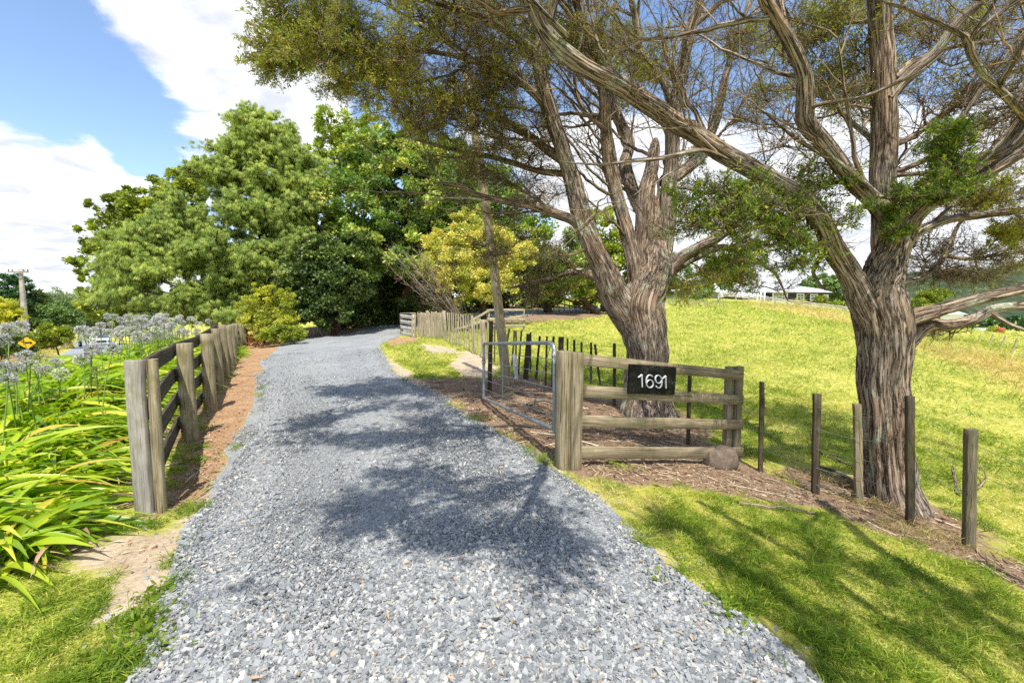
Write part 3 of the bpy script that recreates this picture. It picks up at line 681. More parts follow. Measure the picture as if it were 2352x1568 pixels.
# --- cross fence with a diagonal brace at the far end of it
cf_ = thing('braced_fence', 'dark rail fence with a diagonal brace in front of the yellow bush', 'fence', gnd(600, 792))
A0 = gnd(566, 795); A1 = gnd(606, 789); A2 = gnd(632, 785)
for q, hh in ((A0, .84), (A1, .82), (A2, .8)): wood_post('fence_post', cf_, q, q + Z * hh, .13, mat='darkpost')
for k in (.75, .48, .2): boardp('rail', cf_, A0 + Z * k, A1 + Z * k, .12, .04, 'darkrail')
A3 = A2 + (A2 - A1) * 2.0; A3[2] = h1(A3[0], A3[1])
boardp('rail', cf_, A1 + Z * .76, A3 + Z * .7, .12, .04, 'grey'); wood_post('fence_post', cf_, A3, A3 + Z * .74, .13, mat='grey')
boardp('brace', cf_, A0 + Z * .08 + np.array([.05, -.07, 0]), A1 + Z * .8 + np.array([0, -.07, 0]), .09, .04, 'grey')

# --- gate fence: the right-hand wing carrying the number sign
PA = gnd(1304, 1074); PA = np.array([PA[0], PA[1], PA[2]])
PB = np.array([2.72, 5.42, 0]); PB[2] = h1(PB[0], PB[1])
WD = unit((PB - PA)[None] * [1, 1, 0])[0]; WN_ = np.array([WD[1], -WD[0], 0])     # towards camera
wf = thing('rail_fence_wing', 'wooden four rail fence wing on the right of the gate carrying the number board', 'fence', PA)
topA = 1.6 - (809 - 700) / F * PA[1] + .0
wood_post('gate_post', wf, PA - WD * .062 + Z * 0, np.array([*(PA - WD * .062)[:2], topA + .012]), .112, .12, mat='gatepost', rot=-math.atan2(WD[1], WD[0]))
wood_post('gate_post', wf, PA + WD * .062 + WN_ * .02, np.array([*(PA + WD * .062 + WN_ * .02)[:2], topA - .004]), .118, .12, mat='gatepost', rot=-math.atan2(WD[1], WD[0]))
ra = PA + WD * .125 + WN_ * .03; rb = PB + WD * .10 + WN_ * .03
def fat(u, v):                    # point on the wing's plane seen at pixel (u,v)
    d = ray(u, v); n_ = WN_; t = np.dot(ra - EYE, n_) / np.dot(d, n_); return EYE + d * t
for (va, vb, wa) in ((825.5, 860.5, .115), (898, 917.5, .115), (966, 975, .118), (1039, 1038, .125)):
    a = fat(1331, va); b = fat(1704, vb); boardp('rail', wf, a, b, wa, .038, 'gatepost', warp=.004)
eb = fat(1696, 1080); et = fat(1696, 838)
for q, dd in (((1681, .03)), ((1697, .05))):
    bb = fat(q, 1070) - WN_ * (.085 if q == 1681 else .05); bb[2] = h1(bb[0], bb[1]); wood_post('end_post', wf, bb, np.array([bb[0], bb[1], et[2] - .03]), .092, .075, mat='gatepost', rot=-math.atan2(WD[1], WD[0]))
# number board
c4 = [fat(u, v) for u, v in ((1437, 901.6), (1542.7, 904.8), (1546.7, 841.8), (1440.7, 834.7))]
off = WN_ * .045
sgn = thing('number_sign', 'black crackle finish board reading 1691 screwed to the gate fence rails', 'sign', c4[0] + off)
g = G(); q = np.array([c + off for c in c4]); bk = q - WN_ * .024
g.add(np.vstack([q, bk]), np.array([(0, 1, 2, 3), (7, 6, 5, 4), (0, 4, 5, 1), (1, 5, 6, 2), (2, 6, 7, 3), (3, 7, 4, 0)]))
g.build('board', M['sign'], sgn, smooth=False)
def uvp(x, y):                    # x,y in 0..1 over the board, from top-left
    return (q[3] * (1 - x) + q[2] * x) * (1 - y) + (q[0] * (1 - x) + q[1] * x) * y + WN_ * .006
def stroke(g, pts, w=.0135):
    P = catmull(np.array([[*p, 0] for p in pts], float), .03)[:, :2]; W3 = np.array([uvp(*p) for p in P])
    sweep(g, W3, circ(w / 1.05, 8, .45) if False else np.c_[circ(w, 10)[:, 0] * .38, circ(w, 10)[:, 1]], up=WN_ if False else np.cross(WN_, unit((W3[-1] - W3[0])[None])[0]) if False else WN_, cap=True)
def digit(ch, x0, w, y0, y1):
    g = G(); f = lambda a, b: (x0 + a * w + (.5 - b) * -.03, y0 + b * (y1 - y0))
    if ch == '1': S = [[f(.1, .24), f(.5, .1), f(.72, 0), f(.73, .03)], [f(.72, 0), f(.71, .33), f(.69, .66), f(.68, 1)]]
    if ch == '6': S = [[f(.88, .14), f(.7, .02), f(.42, .03), f(.18, .2), f(.07, .5), f(.1, .8), f(.32, .98), f(.62, .98), f(.88, .82), f(.92, .62), f(.75, .42), f(.45, .4), f(.2, .52), f(.1, .66)]]
    if ch == '9': S = [[f(.9, .4), f(.78, .55), f(.5, .62), f(.22, .54), f(.08, .34), f(.15, .12), f(.4, 0), f(.7, .03), f(.9, .2), f(.94, .5), f(.84, .8), f(.62, .97), f(.35, .99), f(.15, .86)]]
    for s_ in S: stroke(g, s_)
    return tag(g.build('digit', M['digit'], sgn), 'digit ' + ch)
digit('1', .165, .125, .33, .77); digit('6', .33, .17, .325, .77); digit('9', .525, .165, .325, .77); digit('1', .68, .125, .33, .78)

# --- tubular steel gate standing open
GT = [(1274, 989.5, 4.52), (1274, 787, 4.52), (1111, 789, 7.2), (1111, 914, 7.2)]
hb, ht, ft, fb = [at(u, v, y) for u, v, y in GT]
gt = thing('farm_gate', 'open galvanised tube gate with wire infill beside the leaning pole', 'gate', hb)
def arc(p, c, q_, r=.13, n=6):    # rounded corner between p-c-q
    d1, d2 = unit((p - c)[None])[0], unit((q_ - c)[None])[0]; a, b = c + d1 * r, c + d2 * r; t = np.linspace(0, 1, n)[:, None]
    return (1 - t) ** 2 * a + 2 * t * (1 - t) * c + t ** 2 * b
P = np.vstack([line(hb - Z * .02, hb + (ht - hb) * .86, 10), arc(hb, ht, ft), line(ht + (ft - ht) * .06, ht + (ft - ht) * .94, 14), arc(ht, ft, fb, .07), line(ft + (fb - ft) * .1, fb - Z * .0, 8)])
g = G(); V_, Q_, L_ = tubes(P[None], np.full((1, len(P)), .022), 12); g.add(V_, Q_, None, L_); g.build('frame_tube', M['galv'], gt)
P = line(fb, hb + Z * .015, 14); g = G(); V_, Q_, L_ = tubes(P[None], np.full((1, 14), .021), 12); g.add(V_, Q_, None, L_); g.build('bottom_tube', M['galv'], gt)
for k in (.17, .34, .5, .67, .84):
    wirep('infill_wire', gt, [fb + (ft - fb) * k, hb + (ht - hb) * (k * .97 + .0)], .0042, 'galv', 0)
for k, k2 in ((.36, .36),):
    wirep('infill_wire', gt, [fb + (hb - fb) * k, ft + (ht - ft) * k2], .0042, 'galv', 0)
wirep('brace_wire', gt, [fb + (hb - fb) * .45, ft + (ht - ft) * .64], .0042, 'galv', 0); wirep('brace_wire', gt, [fb + (hb - fb) * .74, ft + (ht - ft) * .97], .0042, 'galv', 0)
for zf in (.08, .84):
    g = G(); c = hb + (ht - hb) * zf; sweep(g, [c - np.array([.02, 0, 0]), c + np.array([.07, -.03, 0])], circ(.011, 8), (0, 0, 1)); g.build('hinge', M['galv'], gt)
g = G(); c = ft + (fb - ft) * .3; th = np.linspace(0, 9, 40); sweep(g, np.c_[c[0] + .03 * np.cos(th), c[1] - .03 + th * .001, c[2] - .03 + .05 * np.sin(th)], circ(.004, 6), (0, 1, 0)); g.build('latch_chain', M['wire'], gt)

# --- batten fence running from the pale boarded panel to the wire fence
cz = lambda cx, cy: (894 + cx * .2182, 662.3 + cy * .2182)
bf = thing('batten_fence', 'wire and batten fence of many thin weathered stakes between the driveway and the paddock', 'fence', gnd(1110, 825))
BT = []   # (u_top, v_top, u_base, v_base, px width, kind)
def add_c(ct, tt_, cb, tb, w, kind='b'): a = cz(ct, tt_); b = cz(cb, tb); BT.append((a[0], a[1], b[0], b[1], w * .2182, kind))
xs = [303, 318, 332, 345, 358, 370, 384, 422, 434, 448, 462, 474, 486, 500, 514, 528, 542, 556]
for i, x_ in enumerate(xs): add_c(x_ - 2, 258 + (x_ > 410) * -10 + rng.normal() * 6, x_ + 4, 512 + (x_ - 300) * .05 + rng.normal() * 5, 10 + rng.random() * 4)
add_c(400, 235, 408, 515, 30, 'p'); add_c(575, 235, 600, 560, 28, 'p')
for ct, t1, cb, tb, w in ((612, 255, 636, 580, 10), (632, 255, 645, 585, 9), (655, 255, 668, 590, 11), (675, 258, 685, 592, 9), (700, 265, 706, 600, 12), (728, 268, 732, 615, 10), (752, 275, 755, 600, 13), (778, 282, 792, 640, 10), (805, 284, 813, 650, 9),
                          (828, 285, 847, 660, 10), (890, 310, 906, 690, 12), (925, 320, 927, 700, 12), (957, 325, 966, 718, 12), (1034, 345, 1034, 730, 10), (1113, 385, 1104, 800, 14), (1265, 420, 1190, 860, 18), (1318, 445, 1290, 850, 18), (1336, 445, 1333, 860, 15),
                          (1392, 450, 1358, 915, 17), (1487, 462, 1487, 900, 16), (1586, 502, 1545, 955, 24), (1660, 506, 1645, 1022, 20), (1730, 507, 1712, 1045, 20), (1877, 530, 1877, 1090, 18), (1947, 542, 1947, 1060, 20), (2025, 566, 2026, 1005, 20), (2125, 570, 2125, 1010, 22), (2165, 590, 2222, 1018, 22)):
    add_c(ct, t1, cb, tb, w)
add_c(870, 285, 882, 685, 20, 'p'); add_c(983, 330, 1015, 745, 40, 'p'); add_c(1072, 345, 1060, 1200, 42, 'd'); add_c(1470, 480, 1437, 958, 50, 'd'); add_c(1810, 512, 1800, 1075, 52, 'd')
BT.append((1411, 789, 1411, 932, 6.5, 'b')); BT.append((1449, 800, 1449, 958, 8, 'g')); BT.append((1523, 810, 1519, 996, 7, 'g')); BT.append((1585, 855, 1580, 1020, 8, 'b'))
wp = []
for k, (ut, vt, ub, vb, w, kind) in enumerate(BT):
    B = gnd(ub, vb)
    if kind == 'd' and 1100 < ub < 1140: B = gnd(1125, 900); 
    T = at(ut, vt, B[1]); w_ = max(.028, w * ppm(B[1]))
    farpale = B[1] > 12.5
    mt = 'batten' if farpale else ('gatepost' if kind == 'g' else 'darkpost')
    if kind == 'b' or kind == 'g': wood_post('batten', bf, B, T, w_, .03, mat=mt, rot=rng.normal() * .4)
    else: wood_post('fence_post', bf, B, T, w_, w_ * .8, mat=mt, rot=rng.normal() * .3, taper=1.08)
    if kind != 'd' and ub > 990: wp.append((B, T))
wp.sort(key=lambda a: a[0][0] * .8 - a[0][1])
for fr in (.12, .34, .56, .76, .93):
    wirep('wire', bf, [B + (T - B) * fr * (1.0 / max(1, (T[2] - B[2]))) if (T[2] - B[2]) > 1 else B + (T - B) * fr for B, T in wp[::2]], .0022, 'wire', .004)
# pale boarded panel ending the fence at the driveway
bp = thing('board_panel', 'short whitewashed board panel where the fence meets the driveway', 'fence panel', gnd(935, 770))
Q0, Q1 = gnd(923, 768), gnd(951, 775); T0, T1 = at(922, 720, Q0[1]), at(951, 722, Q1[1])
wood_post('panel_post', bp, Q0, T0, .13, mat='batten'); wood_post('panel_post', bp, Q1, T1, .2, mat='batten')
for k in (.06, .34, .61, .86):
    a = Q0 + (T0 - Q0) * (k + .03); b = Q1 + (T1 - Q1) * k; boardp('board', bp, a + np.array([-.05, -.12, 0]), b + np.array([0, -.12, 0]), .19, .03, 'whiterail', warp=.01)
g = G(); c = (T0 + T1) / 2 + Z * .03; plank(g, T0 + np.array([0, 0, .02]), T1 + np.array([0, 0, .02]), .05, .2, (0, 0, 1), .02); g.build('cap_board', M['batten'], bp)

# --- stockyard rails behind
sy = thing('stock_ramp_rails', 'grey timber stock rails with sloping handrail behind the batten fence', 'railing', gnd(1150, 755))
def yp(u, v, Y=24.0): return at(u, v, Y)
for u, v0, v1 in ((1123, 711, 750), (1203, 710, 750)):
    wood_post('rail_post', sy, yp(u, v1), yp(u, v0), .1, mat='batten', sink=.5)
for (u0, v0, u1, v1) in ((1118, 712.5, 1203, 711.5), (1118, 733, 1206, 733), (1128, 748, 1206, 747.5), (1085, 735, 1122, 713), (1040, 758, 1118, 736), (1078, 744, 1118, 738)):
    boardp('rail', sy, yp(u0, v0, 23.9), yp(u1, v1, 23.9), .12, .04, 'batten', warp=.01)
for u, v0, v1 in ((1052, 738, 765), (1085, 735, 765)): wood_post('rail_post', sy, yp(u, v1), yp(u, v0), .09, mat='batten', sink=.3)

# --- wire fence on the right
WFP = [((1747, 1083), (1750, 878), .062, 'darkpost'), ((1873, 1133), (1876, 905), .085, 'darkpost'), ((1973, 1155), (1968, 928), .088, 'gatepost'), ((2090, 1204), (2090, 910), .08, 'darkpost'), ((2224, 1258), (2230, 986), .1, 'midpost'), ((2470, 1395), (2478, 1080), .1, 'post')]
wr = thing('wire_fence', 'five wire fence on square dark posts in front of the right hand tree', 'fence', gnd(1973, 1155))
ends = []
for b, t, w, mt in WFP:
    B = gnd(*b); T = at(t[0], t[1], B[1]); T[1] = B[1]; wood_post('fence_post', wr, B, T, w * .78, w * .6, mat=mt, rot=.2); ends.append((B, T, w))
eb_ = PB + WD * .03; st = (np.array([eb_[0], eb_[1], h1(eb_[0], eb_[1])]), np.array([eb_[0], eb_[1], eb_[2] + 1.05]), .05)
for fr in (.1, .27, .46, .66, .88):
    pts = []
    for B, T, w in [st] + ends: 
        q_ = B + (T - B) * fr; q_[1] -= w * .5 + .003; pts.append(q_)
    wirep('wire', wr, pts, .0019, 'wire', .012)

# --- leaning pole, stay wire, marker post
pb = gnd(1168, 884); pt = at(1078, 170, pb[1] + .25)
lp = thing('leaning_pole', 'old leaning timber pole behind the steel gate', 'pole', pb)
g = G(); n = 26; p = line(pb - Z * .2, pt, n); s_ = np.linspace(0, 1, n); p[:, 0] += .05 * np.sin(s_ * 5) * s_; 
prof = circ(.095, 24); sweep(g, p, prof, (0, 1, 0), scale=np.linspace(1.05, .8, n), jitter=.0015); g.build('shaft', M['pole'], lp)
wirep('stay_wire', lp, [gnd(1172, 884) + np.array([.1, .05, 0]), at(1140, 720, pb[1]) + np.array([.09, 0, 0]), at(1085, 240, pb[1] + .2) + np.array([.08, 0, 0])], .0035, 'wire', 0)
mb = gnd(1187, 870); mtp = at(1181, 816, mb[1])
mk = thing('marker_post', 'small round-topped white marker post leaning behind the gate', 'marker post', mb)
g = G(); n = 12; p = line(mb - Z * .05, mtp, n); p = np.vstack([p, p[-1] + Z * .02, p[-1] + Z * .035]); sweep(g, p, circ(.042, 14), (0, 1, 0), scale=np.r_[np.ones(n), .8, .35]); g.build('stake', M['white'], mk)

# --- boulder
rb_ = gnd(1664, 1078); g = G()
import bmesh
bm = bmesh.new(); bmesh.ops.create_icosphere(bm, subdivisions=5, radius=1.0)
v = np.array([x_.co[:] for x_ in bm.verts]); f = np.array([[q_.index for q_ in p_.verts] for p_ in bm.faces]); bm.free()
v = v * (1 + .35 * (fbm(v * 1.3 + 4, 3) - .5)[:, None]); v = np.sign(v) * np.abs(v) ** .9
v[:, 2] = np.minimum(v[:, 2], .78 + .1 * fbm(v * 2, 2) - .25 * np.abs(v[:, 0] - .15)); v *= 1 + .05 * (fbm(v * 7, 3) - .5)[:, None]
g.add(v * [.19, .13, .20] + (rb_ + np.array([0, .1, .075])), f)
ro = g.build('boulder', M['rock']); tag(ro, 'brown rounded boulder against the foot of the gate fence end post', 'boulder')

# --- fallen limbs
def fallen(name, label, pts, r0, r1, mat='deadfall', dz=.02):
    P = np.array([gnd(u, v) + Z * (dz + (d if d else 0)) for u, v, d in pts]); P = catmull(P, .05); n = len(P)
    P = P + (fbm(P * 9, 2) - .5)[:, None] * .02
    g = G(); V_, Q_, L_ = tubes(P[None], (np.linspace(r0, r1, n) * (1 + .3 * (fbm(P * 14, 2) - .5)))[None], 9); g.add(V_, Q_, None, L_); return tag(g.build(name, M[mat]), label, 'branch')
fallen('fallen_branch', 'long pale fallen branch lying at the edge of the lawn', [(1695, 1158, 0), (1740, 1166, 0), (1800, 1172, 0), (1850, 1180, 0), (1873, 1186, 0)], .024, .012)
fallen('fallen_branch', 'crooked fallen branch between the wire fence and the right hand trunk', [(1965, 1120, .06), (1962, 1152, .01), (1985, 1160, 0), (2030, 1168, .01), (2062, 1180, 0)], .012, .008)
fallen('fallen_branch', 'short pale fallen branch below the middle fence post', [(1945, 1165, 0), (1975, 1178, .01), (2010, 1187, 0)], .013, .009)
fallen('fallen_branch', 'dark fallen branch in the paddock grass left of the right hand trunk', [(1860, 1015, .12), (1875, 1045, .05), (1910, 1060, .03), (1990, 1085, .02)], .012, .022)
fallen('fallen_branch', 'thick dark fallen limb lying against the right hand trunk', [(1880, 1075, 0), (1920, 1090, .02), (1955, 1112, .02), (1975, 1140, 0)], .02, .035)
fallen('fallen_branch', 'curved bleached branch lying in the grass behind the last post', [(2190, 1128, .0), (2215, 1140, .03), (2245, 1135, .06), (2262, 1115, .1), (2250, 1095, .16)], .014, .008, 'deadbark')
fallen('fallen_branch', 'brown forked branch lying in the grass behind the last post', [(2185, 1100, .16), (2195, 1125, .05), (2205, 1140, .01), (2250, 1118, .02)], .018, .012)
fallen('fallen_branch', 'large dead limb lying on the litter behind the steel gate', [(1185, 905, .02), (1215, 912, .05), (1255, 915, .03), (1300, 925, .02)], .03, .018)
fallen('fallen_branch', 'dead limb on the litter below the hanging gate wires', [(1210, 935, .01), (1245, 928, .05), (1290, 938, .02)], .028, .014)
fallen('fallen_branch', 'thin dead stick lying on the soil beside the left fence', [(583 * .83, 990, 0), (530, 982, .0)], .006, .004)
# ---------------------------------------------------------------- the two big totara trees
TW_P, TW_R = {}, {}
def limb_mesh(g, pts, S=26, rough=1.0, flare=None, end=None):
    """pts (u,v,width px,Y)"""
    C_ = np.array([[p_[1], p_[2], p_[3], p_[4]] if p_[0] == 'w' else [*at(p_[0], p_[1], p_[3]), p_[2] / 2 * ppm(p_[3]) * math.cos(math.atan((p_[0] - 1176) / F)) ** .85] for p_ in pts]); C_ = catmull(C_, .05)
    P, R = C_[:, :3], np.maximum(C_[:, 3], .004)
    K = len(P); T = unit(np.gradient(P, axis=0)); ref = unit(np.cross(T, np.array([.13, 1.0, .21])[None])); e1 = ref; e2 = np.cross(T, e1)
    P = P + (e1 * (fbm(P * 1.7, 2) - .5)[:, None] + e2 * (fbm(P * 1.7 + 9, 2) - .5)[:, None]) * R[:, None] * .6 * rough
    th = np.arange(S) * 2 * math.pi / S; s = np.r_[0, np.cumsum(np.linalg.norm(np.diff(P, axis=0), axis=1))]
    cs = np.stack([np.cos(th), np.sin(th)], -1)
    q = np.concatenate([cs[None].repeat(K, 0) * 1.1, np.broadcast_to((s * .9)[:, None, None], (K, S, 1))], -1) + rng.random(3) * 9
    lob = (fbm(q * [1.1, 1.1, .3], 2) - .5) * .34
    q2 = np.concatenate([cs[None] * np.maximum(R, .03)[:, None, None] * 26, np.broadcast_to((s * .9)[:, None, None], (K, S, 1))], -1)
    rid = np.abs(fbm(q2, 3) - .5) * 2
    rr = R[:, None] * (1 + lob * rough) - np.minimum(.04, R * .22)[:, None] * (1 - np.clip(rid * 3.2, 0, 1)) * rough
    if flare is not None:         # buttress roots near the base
        hh, amp, ph = flare; k = np.exp(-s / hh)
        nl = np.maximum(0, np.cos(th * 2.5 + ph)) ** 1.5 + .6 * np.maximum(0, np.cos(th * 4 + ph * 2)) ** 2
        rr = rr * (1 + k[:, None] * (.35 + amp * nl[None]))
    V = P[:, None] + rr[..., None] * (np.cos(th)[None, :, None] * e1[:, None] + np.sin(th)[None, :, None] * e2[:, None])
    L = np.concatenate([cs[None] * np.maximum(R, .02)[:, None, None], np.broadcast_to(s[:, None, None], (K, S, 1))], -1) + rng.random(3) * 20
    idx = np.arange(K * S).reshape(K, S); a, b = idx[:-1], idx[1:]
    Fs = [np.stack([a, np.roll(a, -1, 1), np.roll(b, -1, 1), b], -1).reshape(-1, 4), idx[-1][None]]
    if end is None: Fs = Fs[:1] if R[-1] < .012 else Fs
    g.add(V, Fs, None, L)
    return P, R

def bez(a, b, c, n):
    t = np.linspace(0, 1, n)[None, :, None]; return (1 - t) ** 2 * a[:, None] + 2 * t * (1 - t) * b[:, None] + t ** 2 * c[:, None]
def spray(gt_, gl, skel, clumps, leafscale=1.0, ntw=9):
    """grow branches from skeleton points to clump centres, then twigs and leaf sprigs.
       clumps: (centre, radius, leafiness, nsec)"""
    SP_ = np.vstack([p for p, r in skel]); SR = np.concatenate([r for p, r in skel])
    for c, R, leafy, nsec in clumps:
        c = np.asarray(c, float)
        d = np.linalg.norm(SP_ - c, axis=1) + .9 * np.maximum(0, SP_[:, 2] - c[2] + .1) + (SR < .012) * .15
        j = int(np.argmin(d)); a = SP_[j]; L = np.linalg.norm(c - a)
        r0 = min(SR[j] * .75, .012 + .016 * L)
        mid = (a + c) / 2 + rng.normal(size=3) * .12 * L + np.array([0, 0, -.05 * L])
        n = max(6, int(L / .12)); P = bez(a[None], mid[None], c[None], n)
        P[0, 1:] += (rng.normal(size=(n - 1, 3)) * .018 * np.sqrt(L))
        Rr = np.linspace(r0, max(.005, r0 * .35), n)[None]
        V_, Q_, L_ = tubes(P, Rr, 6); gt_.add(V_, Q_, None, L_)
        SP_ = np.vstack([SP_, P[0, 2:]]); SR = np.r_[SR, Rr[0, 2:]]
        # secondary
        ti = np.clip((rng.uniform(.35, 1, nsec) ** .7 * (n - 1)).astype(int), 1, n - 1); s0 = P[0, ti]
        e = unit(rng.normal(size=(nsec, 3)) * [1, 1, .62]) * (rng.uniform(.5, 1.1, nsec) * R)[:, None]; e[:, 2] = e[:, 2] * .7 + .08 * R
        s1 = c + e; ms = (s0 + s1) / 2 + rng.normal(size=(nsec, 3)) * .1 * R + [0, 0, -.04 * R]
        S = bez(s0, ms, s1, 7); S[:, 1:] += rng.normal(size=(nsec, 6, 3)) * .02 * R
        rs = np.linspace(1, .35, 7)[None] * rng.uniform(.004, .0075, nsec)[:, None]
        V_, Q_, L_ = tubes(S, rs, 4); gt_.add(V_, Q_, None, L_)
        # twigs
        N_ = nsec * ntw; si = np.repeat(np.arange(nsec), ntw); tj = rng.integers(1, 7, N_); w0 = S[si, tj]
        ax = unit(S[si, 6] - S[si, 0]); dr = unit(ax * .8 + rng.normal(size=(N_, 3)) * .75 + [0, 0, .12]); Lw = rng.uniform(.25, .75, N_) * R * .72
        w1 = w0 + dr * Lw[:, None]; mw = (w0 + w1) / 2 + rng.normal(size=(N_, 3)) * .08 * R
        Wt = bez(w0, mw, w1, 5); rw = np.linspace(1, .4, 5)[None] * rng.uniform(.0018, .0034, N_)[:, None]
        V_, Q_, L_ = tubes(Wt, rw, 3); gt_.add(V_, Q_, None, L_)
        # twiglets (second generation)
        n3 = 3; N3 = N_ * n3; ii = np.repeat(np.arange(N_), n3); tt3 = rng.integers(1, 5, N3); x0 = Wt[ii, tt3]
        d3 = unit(unit(w1 - w0)[ii] * .9 + rng.normal(size=(N3, 3)) * .7); x1 = x0 + d3 * (rng.uniform(.06, .2, N3) * R * 1.1)[:, None]
        T3 = np.stack([x0, (x0 + x1) / 2 + rng.normal(size=(N3, 3)) * .02 * R, x1], 1)
        V_, Q_, L_ = tubes(T3, np.broadcast_to(np.array([.0017, .0014, .0009])[None], (N3, 3)), 3); gt_.add(V_, Q_, None, L_)
        # leaves on twiglets
        if leafy > 0:
            cl = fbm((x1 - c) / R * 1.8 + c * 3, 2); keep = cl > (.62 - .28 * leafy) if leafy < 1.4 else np.ones(N3, bool)
            x0k, x1k = x0[keep], x1[keep]; m = max(1, int(9 * leafy)); Nk = len(x0k)
            if Nk:
                t = rng.uniform(.1, 1.1, (Nk, m, 1)); p = (x0k[:, None] * (1 - t) + x1k[:, None] * t).reshape(-1, 3) + rng.normal(size=(Nk * m, 3)) * .01
                dd = unit(np.repeat(x1k - x0k, m, 0)); dl = unit(dd + rng.normal(size=dd.shape) * .8 + [0, 0, .15])
                ll = rng.uniform(.024, .052, Nk * m) * leafscale
                Vv, Ff = leaves(p, dl, ll, ll * rng.uniform(.22, .36, Nk * m), .1); gl.add(Vv, Ff, np.clip(np.repeat(rng.random(Nk), m) * .8 + rng.random(Nk * m) * .2, 0, 1))

def fan(gt_, gw, skel, n, axis, zlo, up=.55, fwd=(0, 0, 0)):
    """bare sub-limbs fanning out and up from the main limbs, each with finer side branches"""
    out = []; P0 = np.vstack([p[:-1] for p, r in skel]); R0 = np.concatenate([r[:-1] for p, r in skel]); T0 = np.vstack([unit(np.diff(p, axis=0)) for p, r in skel])
    ok = np.where((P0[:, 2] > zlo) & (P0[:, 0] > -1.6) & (R0 > .018) & (R0 < .13))[0]; pick = rng.choice(ok, n)
    ax = np.asarray(axis, float)
    for j in pick:
        a, r, t = P0[j], R0[j], T0[j]; outw = unit(((a - ax) * [1, 1, 0])[None])[0]
        d = unit((t * .55 + outw * .45 + Z * up + rng.normal(size=3) * .42 + np.asarray(fwd))[None])[0]
        L = rng.uniform(.8, 2.0) * (1 + r * 4); b = a + d * L; m = (a + b) / 2 + rng.normal(size=3) * .1 * L - Z * .08 * L
        if b[0] < -2.2: continue
        n_ = max(8, int(L / .09)); P = bez(a[None], m[None], b[None], n_); w = np.cumsum(rng.normal(size=(n_, 3)) * .012, 0); w -= w[0]; P[0] += w
        r0 = min(r * .55, .035) * rng.uniform(.6, 1); V_, Q_, L_ = tubes(P, (np.linspace(1, .18, n_) * r0)[None], 7); gt_.add(V_, Q_, None, L_); out.append((P[0, 2:], np.linspace(1, .18, n_)[2:] * r0))
        k = rng.integers(5, 9); s0 = P[0, rng.integers(2, n_, k)]; dd = unit(d * .8 + rng.normal(size=(k, 3)) * .5 + [0, 0, .15]); Lk = rng.uniform(.3, .9, k); s1 = s0 + dd * Lk[:, None]
        S = bez(s0, (s0 + s1) / 2 + rng.normal(size=(k, 3)) * .06, s1, 8); S[:, 1:] += rng.normal(size=(k, 7, 3)) * .008
        V_, Q_, L_ = tubes(S, np.linspace(1, .3, 8)[None] * rng.uniform(.005, .011, k)[:, None], 5); gw.add(V_, Q_, None, L_)
        k2 = k * 6; i2 = rng.integers(0, k, k2); s0 = S[i2, rng.integers(2, 8, k2)]; s1 = s0 + unit(dd[i2] * .9 + rng.normal(size=(k2, 3)) * .55 + [0, 0, .1]) * rng.uniform(.12, .45, k2)[:, None]
        S2 = bez(s0, (s0 + s1) / 2 + rng.normal(size=(k2, 3)) * .025, s1, 4); V_, Q_, L_ = tubes(S2, np.linspace(1, .4, 4)[None] * rng.uniform(.0022, .0042, k2)[:, None], 3); gw.add(V_, Q_, None, L_)
        k3 = k2 * 2; i3 = rng.integers(0, k2, k3); s0 = S2[i3, rng.integers(1, 4, k3)]; s1 = s0 + unit((S2[i3, 3] - S2[i3, 0]) * 3 + rng.normal(size=(k3, 3)) * .5) * rng.uniform(.06, .2, k3)[:, None]
        V_, Q_, L_ = tubes(np.stack([s0, (s0 + s1) / 2, s1], 1), np.broadcast_to(np.array([.002, .0016, .001])[None], (k3, 3)), 3); gw.add(V_, Q_, None, L_)
    return out

def tree(name, label, limbs, clumps, leafmat_, base, greens=(), twigm='twig', flares=None, fans=None):
    root = thing(name, label, 'tree', base)
    gt_, gw, gl, gg = G(), G(), G(), G(); skel = []
    for i, Lm in enumerate(limbs):
        fl = flares.get(i) if flares else None
        P, R = limb_mesh(gt_, Lm, 72 if fl else (30 if Lm[0][0] != 'w' and Lm[0][2] > 35 else 16), 1.0, fl)
        if fl is None or True:
            k = R < .2; 
            if k.sum() > 3: skel.append((P[k][4:], R[k][4:]))
    if fans: skel += fan(gt_, gw, skel, *fans)
    gt_.build('trunk', M['bark'], root)
    spray(gw, gl, skel, clumps)
    if greens: spray(gw, gg, skel, greens, 1.0)
    gw.build('branches', M[twigm], root)
    if gl.n: gl.build('foliage', M[leafmat_], root, smooth=False)
    if gg.n: tag(gg.build('foliage', M['totg'], root, smooth=False), 'bright green leafy sprays')
    return root
def clump_px(lst, jr=.6):
    """(u0,v0,u1,v1,Y0,Y1,count,R,leafy,nsec)"""
    out = []
    for u0, v0, u1, v1, Y0, Y1, cnt, R, lf, ns in lst:
        for k in range(cnt): out.append((at(rng.uniform(u0, u1), rng.uniform(v0, v1), rng.uniform(Y0, Y1)), R * rng.uniform(.75, 1.25), max(0, lf * rng.uniform(.6, 1.35)), ns))
    return out
def shade_cl(lst):
    """clumps placed above a patch of ground that lies in the tree's shadow: (ground u,v, height, R, leafy, nsec)"""
    out = []
    for u, v, z, R, lf, ns in lst:
        q = gnd(u, v); t = z / SUN[2]; out.append((q + SUN * t + rng.normal(size=3) * [.1, .1, .25], R, lf, ns))
    return out

